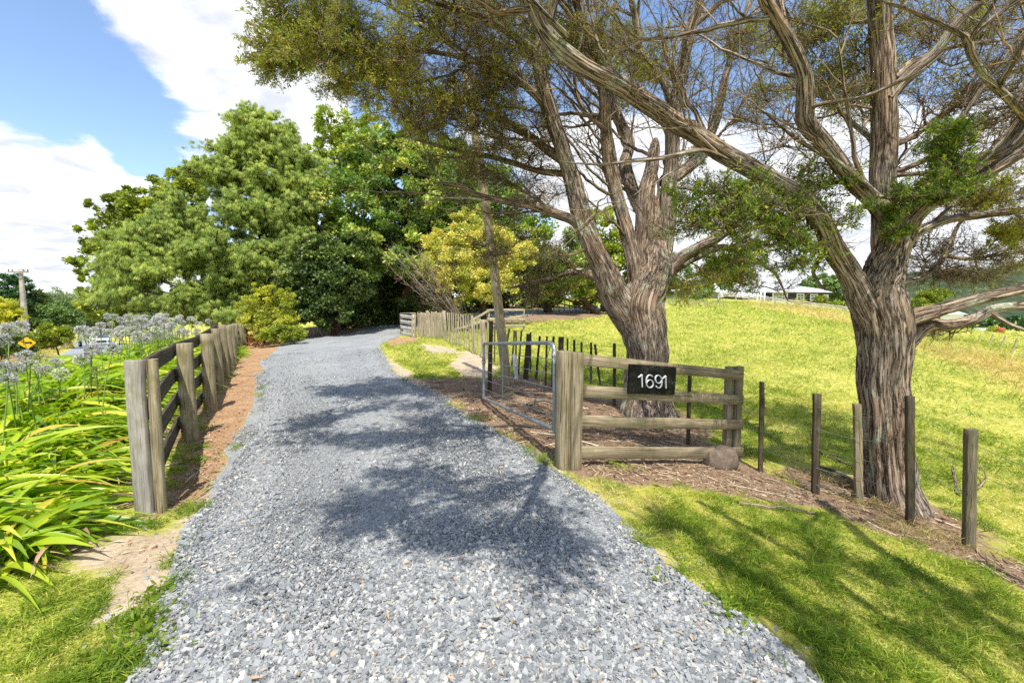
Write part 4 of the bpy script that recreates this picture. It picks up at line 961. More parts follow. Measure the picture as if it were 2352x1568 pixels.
# ---- tree A (behind the gate fence)
TA = 7.3
LA = [
 [(1492, 985, 128, TA), (1490, 930, 112, TA), (1487, 860, 100, TA), (1484, 800, 100, TA), (1480, 750, 108, TA), (1478, 700, 112, TA), (1490, 660, 104, TA + .05), (1502, 620, 88, TA + .1), (1505, 560, 66, TA + .2), (1508, 500, 40, TA + .25), (1510, 450, 14, TA + .25)],
 [(1460, 770, 60, TA), (1435, 705, 72, TA - .05), (1400, 640, 64, TA - .1), (1368, 575, 56, TA - .15), (1345, 520, 52, TA - .15), (1323, 440, 44, TA - .2), (1297, 351, 40, TA - .3), (1275, 285, 36, TA - .4), (1250, 215, 34, TA - .5), (1238, 150, 36, TA - .6), (1248, 80, 30, TA - .7), (1268, 0, 26, TA - .8), (1290, -150, 18, TA - 1.1), (1300, -300, 8, TA - 1.4)],
 [(1360, 545, 34, TA - .15), (1320, 505, 26, TA - .2), (1275, 488, 22, TA - .35), (1210, 468, 19, TA - .5), (1150, 458, 16, TA - .6), (1100, 448, 13, TA - .7), (1050, 425, 8, TA - .8), (1000, 418, 4, TA - .9)],
 [(1470, 700, 50, TA), (1460, 640, 44, TA), (1452, 579, 40, TA), (1427, 490, 34, TA + .05), (1406, 410, 36, TA + .1), (1391, 314, 32, TA + .1), (1390, 222, 30, TA), (1364, 129, 28, TA - .1), (1334, 37, 25, TA - .3), (1310, -60, 18, TA - .5), (1290, -200, 8, TA - .7)],
 [(1478, 620, 40, TA + .1), (1478, 554, 44, TA + .15), (1485, 461, 42, TA + .2), (1497, 390, 32, TA + .25), (1503, 340, 24, TA + .28), (1506, 318, 10, TA + .28)],
 [(1515, 600, 50, TA + .1), (1530, 517, 44, TA + .15), (1538, 440, 38, TA + .2), (1543, 370, 34, TA + .25), (1546, 259, 34, TA + .25), (1562, 185, 30, TA + .2), (1585, 74, 26, TA + .1), (1608, 0, 22, TA), (1640, -150, 14, TA - .2), (1680, -300, 6, TA - .4)],
 [(1543, 250, 26, TA + .2), (1530, 195, 22, TA + .15), (1508, 163, 20, TA + .1), (1475, 129, 18, TA), (1458, 37, 16, TA - .1), (1449, 0, 14, TA - .2), (1430, -150, 8, TA - .4)],
 [(1500, 560, 32, TA + .3), (1475, 490, 30, TA + .6), (1450, 430, 30, TA + .8), (1435, 380, 28, TA + .9), (1445, 330, 24, TA + 1.0), (1420, 270, 20, TA + 1.1), (1400, 180, 16, TA + 1.2), (1380, 60, 10, TA + 1.3), (1350, -60, 5, TA + 1.3)],
 [(1520, 640, 36, TA + .1), (1555, 600, 34, TA + .05), (1600, 572, 30, TA), (1650, 545, 26, TA), (1700, 505, 22, TA + .1), (1760, 480, 16, TA + .2), (1820, 440, 9, TA + .3)],
 [(1535, 625, 26, TA + .2), (1600, 590, 22, TA + .4), (1660, 570, 17, TA + .6), (1720, 590, 12, TA + .8), (1780, 630, 7, TA + .9), (1810, 690, 4, TA + .9)],
 [(1525, 420, 30, TA + .4), (1560, 400, 30, TA + .7), (1610, 355, 26, TA + .9), (1640, 290, 22, TA + 1.1), (1660, 200, 17, TA + 1.2), (1690, 90, 13, TA + 1.3), (1720, 0, 9, TA + 1.3), (1740, -120, 5, TA + 1.3)],
 [(1420, 680, 30, TA + .2), (1380, 640, 22, TA + .5), (1320, 625, 18, TA + .9), (1260, 640, 14, TA + 1.2), (1210, 655, 9, TA + 1.4), (1160, 662, 4, TA + 1.5)],
 [(1300, 370, 24, TA - .3), (1255, 340, 20, TA - .2), (1200, 300, 17, TA - .1), (1140, 270, 14, TA), (1060, 230, 12, TA), (970, 205, 9, TA - .1), (880, 190, 7, TA - .3), (760, 175, 4, TA - .6)],
 [(1270, 260, 22, TA - .4), (1215, 205, 18, TA - .6), (1150, 160, 15, TA - .8), (1050, 130, 12, TA - 1.0), (920, 110, 9, TA - 1.2), (800, 90, 7, TA - 1.5), (700, 75, 4, TA - 1.7)],
 [(1245, 130, 20, TA - .6), (1190, 90, 17, TA - .8), (1110, 40, 14, TA - 1.1), (1010, 10, 11, TA - 1.3), (900, -20, 8, TA - 1.5), (780, -40, 5, TA - 1.7)],
 [(1310, 400, 18, TA - .2), (1230, 390, 15, TA), (1150, 365, 12, TA + .2), (1050, 345, 9, TA + .3), (950, 320, 5, TA + .3)],
 [(1590, 60, 16, TA + .1), (1640, 20, 13, TA), (1700, -40, 9, TA - .2), (1780, -110, 5, TA - .3)],
 [(1300, -120, 18, TA - 1.1), (1230, -220, 15, TA - 1.8), (1120, -330, 12, TA - 2.4), (960, -420, 8, TA - 3.0)],
 [(1420, -120, 14, TA - .4), (1420, -300, 12, TA - 1.4), (1440, -520, 9, TA - 2.4), (1460, -800, 6, TA - 3.2)],
 [(1392, 300, 12, TA), (1340, 250, 9, TA - .2), (1320, 180, 8, TA - .3), (1335, 90, 6, TA - .4), (1350, 20, 4, TA - .5)],
]
CA = clump_px([
 (590, 60, 700, 170, 5.3, 6.0, 7, .34, 1.1, 7), (640, 0, 860, 150, 5.2, 6.6, 14, .46, 1.0, 9), (760, 110, 960, 240, 5.6, 7.0, 14, .42, 1.0, 9), (860, 0, 1080, 170, 5.4, 7.2, 13, .5, .75, 9),
 (940, 170, 1150, 330, 6.0, 7.6, 26, .48, .5, 10), (1060, 0, 1260, 180, 5.8, 7.6, 18, .5, .6, 9), (1040, 280, 1260, 440, 6.4, 8.0, 26, .45, .25, 10), (1080, 430, 1300, 600, 6.8, 8.0, 14, .42, .2, 9),
 (1180, 60, 1330, 240, 7.2, 8.6, 9, .42, 1.0, 8), (1290, 0, 1500, 160, 6.8, 8.6, 12, .5, .7, 8), (1400, 60, 1560, 230, 8.0, 9.2, 8, .45, 1.2, 8), (1540, 0, 1800, 200, 6.8, 9, 15, .5, .22, 8),
 (1560, 200, 1800, 340, 7.6, 9.0, 10, .5, .4, 8), (1560, 330, 1700, 420, 7.8, 9.0, 5, .4, .6, 8), (1190, 600, 1380, 690, 8.0, 9.0, 12, .42, .25, 8),
 (1580, 550, 1740, 670, 7.0, 8.0, 11, .36, .95, 8), (1640, 470, 1800, 560, 7.2, 8.4, 6, .36, .7, 8), (1790, 640, 1850, 740, 7.8, 8.4, 2, .3, .1, 6),
 (780, -200, 1300, -20, 4.2, 6.6, 16, .5, 1.0, 8), (1300, -300, 1700, -20, 5.0, 7.5, 9, .5, .35, 8)])
SHA = []
for (u, v, z) in ((700, 985, 5.0), (760, 960, 5.1), (800, 1000, 4.9), (850, 940, 5.2), (880, 985, 5.0), (930, 1015, 5.0), (960, 960, 5.3), (820, 905, 5.5), (900, 905, 5.6), (990, 1010, 5.2), (860, 1030, 4.8), (760, 890, 5.6), (950, 930, 5.4), (1030, 985, 5.2), (720, 965, 5.0),
                  (1060, 950, 5.6), (1100, 920, 6.0), (1180, 900, 6.2), (1230, 960, 5.6), (1100, 990, 5.4), (1330, 960, 6.2)):
    SHA.append((u, v, z, .44, 1.6, 11))
CA += shade_cl(SHA)
bA = gnd(1490, 962)
tree('totara_tree', 'large spreading totara tree with fluted trunk behind the number board', LA, CA, 'tot', bA, flares={0: (.28, .55, 1.0)}, fans=(125, (2.2, 7.3, 0), 2.3, .5, (-.15, 0, 0)))

# ---- tree B (right, behind the wire fence)
TB = 4.75
LB = [
 [(2062, 1222, 160, TB), (2055, 1170, 136, TB), (2045, 1080, 122, TB), (2036, 960, 118, TB), (2030, 860, 124, TB), (2026, 780, 132, TB), (2022, 720, 138, TB), (2020, 670, 130, TB), (2030, 620, 106, TB), (2048, 570, 88, TB), (2058, 530, 76, TB), (2062, 490, 52, TB + .05), (2064, 450, 16, TB + .1)],
 [(2000, 740, 70, TB), (1978, 690, 74, TB - .03), (1950, 630, 62, TB - .05), (1912, 570, 56, TB - .1), (1880, 510, 54, TB - .15), (1830, 450, 52, TB - .2), (1745, 398, 46, TB - .3), (1650, 345, 44, TB - .4), (1545, 275, 46, TB - .5), (1440, 210, 42, TB - .6), (1335, 150, 40, TB - .7), (1262, 85, 34, TB - .8), (1215, 0, 30, TB - .95), (1170, -120, 26, TB - 1.2), (1060, -300, 22, TB - 1.7), (900, -520, 17, TB - 2.1), (650, -760, 10, TB - 2.5)],
 [(2058, 540, 60, TB - .05), (2028, 492, 52, TB - .1), (1995, 455, 46, TB - .15), (1958, 418, 44, TB - .2), (1922, 370, 42, TB - .25), (1887, 322, 42, TB - .3), (1850, 278, 44, TB - .35), (1848, 222, 42, TB - .4), (1846, 166, 38, TB - .45), (1812, 92, 34, TB - .5), (1758, 0, 30, TB - .6), (1700, -120, 24, TB - .9), (1600, -330, 17, TB - 1.4), (1480, -600, 10, TB - 1.9)],
 [(2040, 640, 56, TB + .5), (2034, 560, 56, TB + .55), (2030, 480, 58, TB + .6), (2030, 370, 60, TB + .65), (2031, 222, 58, TB + .65), (2029, 111, 54, TB + .65), (2020, 0, 50, TB + .6), (2010, -150, 38, TB + .5), (1990, -400, 24, TB + .2), (1980, -700, 12, TB - .3)],
 [(2040, 230, 34, TB + .6), (2072, 190, 36, TB + .6), (2110, 155, 36, TB + .55), (2150, 118, 32, TB + .5), (2201, 52, 28, TB + .4), (2257, 0, 24, TB + .3), (2350, -110, 16, TB + .1), (2480, -260, 8, TB - .2)],
 [(2068, 560, 56, TB), (2092, 505, 50, TB - .05), (2130, 470, 46, TB - .1), (2190, 440, 42, TB - .15), (2257, 402, 40, TB - .2), (2352, 345, 38, TB - .25), (2450, 290, 30, TB - .3), (2600, 200, 18, TB - .4)],
 [(2075, 500, 50, TB + .1), (2105, 450, 52, TB + .1), (2164, 405, 46, TB + .1), (2240, 370, 40, TB + .05), (2300, 345, 46, TB), (2336, 310, 52, TB - .05), (2362, 255, 44, TB - .15), (2400, 150, 34, TB - .4), (2430, 0, 26, TB - .8), (2400, -200, 20, TB - 1.3), (2300, -500, 12, TB - 1.9)],
 [(2372, 290, 26, TB - .3), (2335, 245, 26, TB - .5), (2290, 200, 24, TB - .7), (2250, 160, 22, TB - .8), (2229, 120, 24, TB - .85), (2216, 85, 20, TB - .9), (2170, 60, 15, TB - .95), (2128, 41, 12, TB - 1.0), (2080, 20, 10, TB - 1.05), (2035, 5, 8, TB - 1.1), (1960, -30, 4, TB - 1.2)],
 [(2222, 95, 16, TB - .88), (2260, 60, 16, TB - .92), (2310, 20, 14, TB - .95), (2352, -5, 12, TB - 1.0), (2450, -60, 6, TB - 1.1)],
 [(2085, 560, 40, TB + .15), (2105, 535, 32, TB + .25), (2150, 515, 28, TB + .35), (2201, 500, 26, TB + .4), (2280, 490, 24, TB + .45), (2352, 484, 22, TB + .5), (2470, 470, 14, TB + .6), (2600, 440, 6, TB + .6)],
 [(2062, 745, 54, TB), (2100, 728, 50, TB - .05), (2150, 715, 46, TB - .1), (2200, 700, 42, TB - .15), (2260, 682, 40, TB - .2), (2352, 665, 38, TB - .25), (2460, 640, 30, TB - .3), (2600, 590, 16, TB - .4)],
 [(2070, 810, 44, TB + .05), (2096, 775, 46, TB + .05), (2130, 748, 42, TB + .05), (2180, 745, 38, TB + .1), (2230, 735, 36, TB + .1), (2280, 712, 32, TB + .15), (2352, 702, 26, TB + .2), (2450, 700, 16, TB + .2)],
 [(2270, 715, 20, TB + .12), (2300, 735, 17, TB + .1), (2330, 750, 14, TB + .1), (2380, 765, 9, TB + .1), (2450, 770, 4, TB)],
 [(2050, 650, 26, TB + .2), (2110, 640, 20, TB + .5), (2150, 615, 16, TB + .7), (2180, 570, 14, TB + .8), (2200, 520, 11, TB + .9), (2240, 480, 8, TB + 1), (2300, 460, 4, TB + 1)],
 [(1905, 560, 22, TB + .1), (1880, 600, 14, TB + .2), (1868, 625, 10, TB + .3), (1890, 660, 8, TB + .35), (1912, 668, 5, TB + .4), (1935, 680, 3, TB + .4)],
 [(1720, 392, 12, TB - .3), (1640, 352, 11, TB - .5), (1600, 345, 11, TB - .6), (1530, 362, 10, TB - .7), (1450, 370, 9, TB - .8), (1380, 378, 6, TB - .9), (1290, 372, 3, TB - 1)],
 [(1855, 250, 14, TB - .35), (1885, 240, 13, TB - .5), (1930, 233, 12, TB - .6), (1990, 220, 12, TB - .7), (2060, 190, 10, TB - .8), (2120, 160, 8, TB - .9), (2180, 110, 5, TB - 1)],
 [(2050, 330, 22, TB + .6), (2080, 320, 20, TB + .8), (2130, 290, 17, TB + 1.1), (2200, 240, 14, TB + 1.3), (2290, 190, 11, TB + 1.4), (2380, 130, 7, TB + 1.4)],
 [(2052, 180, 20, TB + .6), (2100, 140, 17, TB + .8), (2180, 110, 14, TB + 1.1), (2280, 95, 10, TB + 1.3), (2370, 80, 6, TB + 1.4)],
 [(2020, 330, 18, TB + .8), (1980, 300, 15, TB + 1.0), (1900, 230, 12, TB + 1.2), (1820, 150, 9, TB + 1.2), (1760, 90, 5, TB + 1.2)],
 [(2018, 460, 26, TB + .9), (1980, 440, 22, TB + 1.1), (1950, 400, 18, TB + 1.3), (1900, 360, 14, TB + 1.5), (1830, 320, 10, TB + 1.6), (1760, 260, 6, TB + 1.6)],
 [(2300, -500, 14, TB - 1.9), (2200, -900, 11, TB - 2.5), (2100, -1600, 8, TB - 3.1)],
 [(1300, 80, 16, TB - .8), (1240, 20, 14, TB - 1.2), (1100, -140, 12, TB - 1.7), (900, -380, 9, TB - 2.2), (640, -600, 5, TB - 2.5)],
 [(1600, -330, 16, TB - 1.4), (1650, -700, 12, TB - 2.2), (1760, -1300, 8, TB - 3.0)],
 [(2010, -150, 20, TB + .5), (2100, -280, 15, TB - .4), (2250, -500, 10, TB - 1.4)],
]
CB = clump_px([
 (1830, 0, 2010, 230, 5.6, 6.8, 16, .42, .75, 9), (1860, 180, 2010, 300, 5.4, 6.6, 7, .38, .45, 8), (2060, 0, 2240, 240, 5.6, 6.8, 13, .42, .3, 9), (2150, 180, 2352, 330, 5.4, 6.8, 12, .42, .22, 9), (2230, 0, 2400, 200, 4.8, 6.4, 10, .42, .2, 9),
 (2060, 350, 2352, 500, 5.8, 6.8, 7, .38, .2, 8), (2100, 520, 2352, 650, 5.2, 6.4, 18, .36, .2, 9), (2240, 425, 2370, 480, 5.4, 6.2, 5, .3, 1.0, 8), (2280, 520, 2380, 560, 5.0, 6.0, 3, .28, 1.0, 8), (2100, 745, 2300, 775, 4.9, 5.2, 2, .22, .0, 6),
 (1680, 40, 1840, 220, 4.9, 6.4, 7, .36, .35, 7), (2360, -100, 2600, 500, 4.0, 6.2, 12, .45, .25, 8), (1900, -400, 2300, -40, 3.4, 5.4, 8, .5, .35, 8)])
GB = clump_px([(1630, 400, 1880, 530, 4.2, 5.0, 16, .3, .5, 7), (1770, 370, 1960, 500, 4.3, 4.9, 9, .28, .5, 7), (1540, 430, 1690, 530, 4.4, 5.0, 8, .26, .6, 7), (1620, 520, 1900, 620, 4.4, 4.9, 12, .26, .5, 7),
               (2120, 300, 2190, 400, 4.2, 4.6, 6, .19, .7, 7), (2160, 270, 2230, 310, 4.3, 4.6, 3, .15, .7, 6), (2070, 400, 2160, 460, 4.1, 4.5, 4, .19, .7, 7), (2180, 370, 2260, 430, 4.2, 4.6, 4, .18, .6, 7), (2020, 460, 2100, 520, 4.3, 4.5, 3, .16, .6, 6)])
SHB = []
for (u, v, z) in ((760, 1185, 5.0), (820, 1150, 5.0), (870, 1190, 4.9), (900, 1120, 5.1), (950, 1170, 5.0), (990, 1225, 4.9), (1040, 1130, 5.1), (1090, 1190, 5.0), (1150, 1150, 5.2), (1170, 1235, 4.9), (1070, 1270, 4.8), (1100, 1300, 4.7), (1220, 1290, 4.8), (1260, 1200, 5.0), (960, 1090, 5.3), (1280, 1250, 5.0), (840, 1215, 4.9),
                  (1460, 1150, 5.0), (1560, 1190, 5.0), (1640, 1230, 5.0), (1500, 1240, 4.9), (1700, 1290, 4.8), (1780, 1350, 4.8), (1850, 1270, 5.1), (1950, 1320, 5.0), (2050, 1370, 4.8), (2080, 1290, 5.2), (2180, 1400, 4.9), (2300, 1460, 4.9), (2150, 1480, 4.7), (1950, 1430, 4.8), (2300, 1360, 5.1), (1820, 1490, 4.6), (2000, 1520, 4.6),
                  (1750, 930, 5.6), (1820, 960, 5.6), (1900, 1000, 5.4), (1850, 920, 5.9), (2180, 1030, 5.6), (2260, 1080, 5.4), (2330, 1120, 5.4), (2320, 1050, 5.7), (2200, 1110, 5.3), (1560, 1010, 5.4), (1640, 1050, 5.2), (1450, 1060, 5.2)):
    SHB.append((u, v, z, .33 if v > 1060 else .42, 1.3 if u < 1320 else .4, 9))
CB += shade_cl(SHB)
def shl(pts):                     # limb whose shadow falls along these ground points: (u, v, height, radius)
    o = []
    for u, v, z, r in pts:
        q = gnd(u, v) + SUN * (z / SUN[2]); o.append(('w', q[0], q[1], q[2], r))
    return o
LB += [shl([(1600, 1150, 5.1, .03), (1720, 1215, 5.1, .045), (1850, 1290, 5.0, .05), (1990, 1390, 5.0, .045), (2120, 1480, 5.0, .035), (2250, 1570, 4.9, .02)]),
       shl([(1880, 1150, 5.3, .07), (2020, 1260, 5.1, .07), (2150, 1350, 5.0, .06), (2300, 1440, 4.9, .05), (2450, 1520, 4.9, .03)]),
       shl([(1480, 1165, 5.0, .03), (1560, 1215, 5.0, .045), (1680, 1300, 4.9, .05), (1800, 1380, 4.9, .05), (1930, 1470, 4.9, .04), (2050, 1560, 4.8, .03)]),
       shl([(1250, 1060, 5.0, .05), (1235, 1110, 5.0, .05), (1200, 1180, 5.0, .04), (1130, 1240, 5.0, .03), (1050, 1270, 5.0, .015)]),
       shl([(1235, 1110, 5.0, .04), (1120, 1130, 5.1, .035), (1000, 1160, 5.1, .025), (880, 1180, 5.1, .012)])]
bB = gnd(2060, 1195)
tree('totara_tree', 'large totara tree with many low limbs behind the wire fence on the right', LB, CB, 'tot', bB, GB, flares={0: (.3, .5, 2.3)}, fans=(105, (4.0, 4.8, 0), 2.2, .5, (.12, .1, 0)))
# ---------------------------------------------------------------- background trees and shrubs
def crown_pts(blobs, nsub, nleaf, sub=.28, flat=.8, inner=.5, up=0.0):
    """blobs: (u,v,ru,rv,Y,depth ratio). returns leaf points, outward directions, subclump id"""
    Ps, Ds, Ss = [], [], []
    vol = np.array([b[2] * b[3] * (b[4] ** 2) for b in blobs], float); vol /= vol.sum()
    for (u, v, ru, rv, Y, dr), wgt in zip(blobs, vol):
        c = at(u, v, Y); rx, rz = ru * ppm(Y), rv * ppm(Y); R = np.array([rx, rx * dr, rz])
        n = max(6, int(nsub * wgt)); q = blob_pts(n, inner)
        q = q * (1 + .35 * (fbm(q * 2.2 + rng.random(3) * 9, 2) - .5))[:, None]
        sc = c + q * R; sr = np.minimum(rx, rz) * sub * rng.uniform(.6, 1.35, n)
        m = max(3, int(nleaf * wgt / n)); o = blob_pts(n * m, .25).reshape(n, m, 3) * sr[:, None, None] * [1.15, 1.15, flat]
        p = (sc[:, None] + o).reshape(-1, 3); d = unit((p - c) / R ** 2 * rx) + [0, 0, up]
        Ps.append(p); Ds.append(d); Ss.append(np.repeat(rng.random(n), m))
    return np.vstack(Ps), np.vstack(Ds), np.concatenate(Ss)
def limbs_to(g, base, blobs, r0, nper=3, lean=None):
    tops = [at(b[0], b[1], b[4]) for b in blobs]; hi = max(tops, key=lambda q: q[2]); base = np.asarray(base, float)
    m = (base + hi) / 2 + rng.normal(size=3) * .04 * np.linalg.norm(hi - base); m[2] = (base[2] + hi[2]) / 2
    n = 18; P = bez((base - Z * .2)[None], m[None], hi[None], n); P[0, 1:] += rng.normal(size=(n - 1, 3)) * r0 * .15
    V_, Q_, L_ = tubes(P, np.linspace(r0, r0 * .25, n)[None], 10); g.add(V_, Q_, None, L_)
    for b, t in zip(blobs, tops):
        R = np.array([b[2] * ppm(b[4]), b[2] * ppm(b[4]) * b[5], b[3] * ppm(b[4])])
        for k in range(nper):
            e = t + blob_pts(1, .3)[0] * R * .8; dz = np.abs(P[0, :, 2] - (e[2] - .35 * np.linalg.norm(e[:2] - P[0, :, :2].mean(0))))
            j = int(np.clip(np.argmin(dz), 3, n - 2)); a = P[0, j]; mm = (a + e) / 2 + rng.normal(size=3) * .06 * np.linalg.norm(e - a)
            q = bez(a[None], mm[None], e[None], 8); V_, Q_, L_ = tubes(q, np.linspace(r0 * .32, r0 * .05, 8)[None], 6); g.add(V_, Q_, None, L_)
            # forks
            for _ in range(3):
                jj = rng.integers(3, 8); s0 = q[0, jj]; s1 = s0 + rng.normal(size=3) * R * .35
                qq = bez(s0[None], ((s0 + s1) / 2 + rng.normal(size=3) * .05)[None], s1[None], 5); V_, Q_, L_ = tubes(qq, np.linspace(r0 * .1, r0 * .025, 5)[None], 4); g.add(V_, Q_, None, L_)
def leafy(name, label, cat, base, blobs, mat, nleaf, leaf, aspect=.5, nsub=160, sub=.28, r0=.25, bark='bgbark', droop=.0, nper=3, group=None, inner=.5, flat=.8, trunk=True, extra=None, upn=.0):
    base = np.asarray(base, float); root = thing(name, label, cat, base, group)
    if trunk:
        g = G(); limbs_to(g, base, blobs, r0, nper); g.build('trunk', M[bark], root)
    p, d, s = crown_pts(blobs, nsub, nleaf, sub, flat, inner); N_ = len(p)
    dl = unit(unit(d) * .7 + rng.normal(size=(N_, 3)) * .6 + [0, 0, -droop]); L = leaf * rng.uniform(.65, 1.35, N_)
    nr = rng.normal(size=(N_, 3)); nr = np.cross(dl, unit(d) * .9 + rng.normal(size=(N_, 3)) * .5 + [0, 0, .5 + upn])
    Vv, Ff = leaves(p, dl, L, L * aspect, .18, None, None)
    side = unit(nr); mid = p + dl * L[:, None] * .5; W_ = (L * aspect / 2)[:, None]
    Vv = np.stack([p, mid - side * W_, p + dl * L[:, None], mid + side * W_], 1).reshape(-1, 3)
    g = G(); g.add(Vv, Ff, np.clip(.6 * s + .4 * rng.random(N_), 0, 1)); g.build('foliage', M[mat], root, smooth=False)
    if extra: extra(root, blobs)
    return root

# --- the tall pine with drooping needle tufts
PB = on(-15.2, 28.0)
PBL = [(500, 340, 60, 26, 26.8, 1.1), (690, 370, 50, 40, 27.3, 1), (740, 490, 60, 50, 26.5, 1), (425, 395, 60, 28, 26.5, 1), (560, 275, 44, 26, 27.5, 1), (640, 300, 40, 34, 27.6, 1), (590, 300, 62, 52, 27.5, 1), (548, 350, 60, 30, 27, 1.2), (640, 350, 62, 40, 27.5, 1.1), (500, 400, 70, 30, 26.5, 1.2), (600, 410, 90, 40, 26.5, 1), (700, 430, 66, 42, 27, 1.1), (450, 470, 80, 34, 26, 1.2), (560, 480, 90, 40, 25, .9), (680, 500, 80, 40, 25.5, .9), (760, 420, 40, 50, 27.5, 1.2),
       (380, 520, 80, 34, 25.5, 1.1), (300, 560, 80, 36, 25, 1.1), (480, 560, 90, 40, 24, .9), (600, 580, 80, 36, 24.5, .9), (720, 570, 70, 34, 25, .9), (270, 620, 64, 30, 24.5, 1.1), (380, 620, 90, 40, 24, 1), (520, 630, 70, 34, 24.5, .9), (330, 680, 80, 26, 24, 1), (450, 690, 80, 26, 24, 1), (560, 690, 50, 24, 25, .9), (270, 700, 60, 30, 24, 1), (400, 725, 80, 26, 23.5, 1), (540, 725, 70, 26, 24, 1), (620, 650, 50, 34, 25, .9), (430, 650, 70, 34, 25.5, 1), (500, 510, 60, 40, 26.5, 1), (640, 470, 60, 50, 27, 1), (340, 640, 60, 40, 25.5, 1)]
root = thing('pine_tree', 'tall broad pine with pale drooping needle tufts left of the driveway', 'tree', PB)
g = G(); skel = []
for (pts) in ([(612, 735, 26, 28), (608, 640, 22, 27.8), (604, 540, 19, 27.6), (598, 440, 15, 27.4), (590, 340, 9, 27.2), (586, 270, 4, 27.2)], [(625, 735, 20, 28.6), (626, 620, 17, 28.4), (632, 500, 14, 28.2), (650, 400, 8, 28), (655, 340, 4, 28)], [(600, 730, 18, 27.5), (570, 660, 12, 26.8), (500, 615, 9, 26), (400, 590, 6, 25.3), (300, 585, 3, 25)]):
    C_ = catmull(np.array([[*at(u, v, y), w / 2 * ppm(y)] for u, v, w, y in pts]), .3); V_, Q_, L_ = tubes(C_[None, :, :3], C_[None, :, 3], 12); g.add(V_, Q_, None, L_); skel.append((C_[:, :3], C_[:, 3]))
SPp = np.vstack([a for a, b in skel]); gl = G(); allp = []
for (u, v, ru, rv, Y, dr) in PBL:
    c = at(u, v, Y); rx, rz = ru * ppm(Y), rv * ppm(Y); R = np.array([rx, rx * dr, rz]); nb = 15
    q = blob_pts(nb, .35) * R + c
    for e in q:
        d_ = np.linalg.norm((SPp - e) * [1, 1, 1.0], axis=1) + 1.2 * np.maximum(0, SPp[:, 2] - e[2] + .15 * np.linalg.norm(e[:2] - SPp[:, :2], axis=1)); a = SPp[int(np.argmin(d_))]
        mm = (a + e) / 2 + [0, 0, .05 * np.linalg.norm(e - a)] + rng.normal(size=3) * .1; P = bez(a[None], mm[None], e[None], 9); V_, Q_, L_ = tubes(P, np.linspace(.075, .018, 9)[None], 5); g.add(V_, Q_, None, L_)
        m = 26; t = rng.uniform(.45, 1.0, m); s0 = P[0, (t * 8).astype(int)]; s1 = s0 + unit(rng.normal(size=(m, 3)) * [1, 1, .5] + [0, 0, .3]) * rng.uniform(.25, .75, m)[:, None] * min(1.0, rx * .7)
        S = np.stack([s0, (s0 + s1) / 2 + [0, 0, -.04], s1], 1); V_, Q_, L_ = tubes(S, np.broadcast_to(np.array([.016, .011, .007])[None], (m, 3)), 3); g.add(V_, Q_, None, L_)
        allp.append(s1); allp.append((s0 + s1) / 2)
tp = np.vstack(allp); tp = np.vstack([tp]); tp = np.vstack([tp[rng.random(len(tp)) < .85], (tp + rng.normal(size=tp.shape) * .12)[rng.random(len(tp)) < .45]]); nt_ = len(tp); k = 34
o = np.repeat(tp, k, 0); trn = np.repeat(rng.random(nt_), k); ax = np.repeat(unit(rng.normal(size=(nt_, 3)) * .5 + [0, 0, .9]), k, 0)
d = unit(ax * .9 + rng.normal(size=o.shape) * .42); Ln = rng.uniform(.22, .36, len(o)); side = unit(np.cross(d, rng.normal(size=d.shape)))
mid = o + d * (Ln * .55)[:, None]; tip = mid + unit(d * .45 + [0, 0, -1.0]) * (Ln * .6)[:, None]; w_ = .0085
Vv = np.stack([o, mid - side * w_, tip, mid + side * w_], 1); gl.add(Vv, np.arange(4 * len(o)).reshape(-1, 4), np.clip(trn * .7 + .3 * rng.random(len(o)), 0, 1))
g.build('trunk', M['pinebark'], root); gl.build('needles', M['pine'], root, smooth=False)

GW = 'broadleaf trees of the wood beyond the driveway'
leafy('broadleaf_tree', 'olive green tree showing behind the left side of the tall pine', 'tree', on(-22, 34), [(420, 440, 60, 44, 33, 1), (330, 480, 70, 46, 33, 1), (270, 540, 70, 44, 32, 1), (390, 520, 90, 60, 33, 1), (230, 470, 26, 16, 32, 1), (225, 610, 50, 40, 31, 1), (250, 690, 60, 40, 31, 1), (215, 640, 30, 16, 30, 1)], 'olive', 42000, .2, .7, 260, .24, .3)
leafy('broadleaf_tree', 'leafy tree with glossy mixed green and reddish leaves in the middle of the wood', 'tree', on(-7.5, 30), [(715, 510, 54, 54, 28.5, .9), (860, 360, 70, 60, 29, .9), (930, 420, 90, 80, 28, .9), (830, 470, 90, 80, 28, .9), (960, 330, 70, 50, 29, .9), (1010, 430, 80, 80, 28, .9), (900, 560, 110, 70, 27, .8), (1020, 520, 70, 60, 28, .8), (800, 560, 60, 60, 28, .8)], 'broad', 100000, .19, .6, 520, .22, .35, group=None)
leafy('broadleaf_tree', 'tall loose tree with bright lime leaves rising behind the wood', 'tree', on(-10, 36), [(770, 290, 46, 40, 36, 1), (820, 330, 50, 46, 36, 1), (740, 340, 26, 24, 36, 1), (860, 280, 34, 26, 36, 1), (790, 380, 60, 40, 36, 1), (750, 270, 22, 14, 36, 1)], 'limeleaf', 13000, .2, .55, 150, .3, .22)
leafy('broadleaf_tree', 'shaded dark green tree at the back between the totara limbs', 'tree', on(3, 36), [(1120, 470, 80, 80, 35, .8), (1200, 560, 90, 70, 34, .8), (1100, 620, 90, 60, 33, .8), (1050, 380, 60, 50, 35, .8), (1290, 600, 80, 70, 34, .8)], 'broad', 52000, .22, .6, 320, .24, .35)
leafy('broadleaf_tree', 'bright green tree seen between the left and middle totara stems', 'tree', on(9.5, 38), [(1380, 540, 50, 70, 38, .8), (1330, 620, 70, 60, 38, .8), (1420, 610, 50, 60, 38, .8), (1380, 680, 60, 34, 38, .8)], 'olive', 20000, .24, .6, 200, .26, .3)
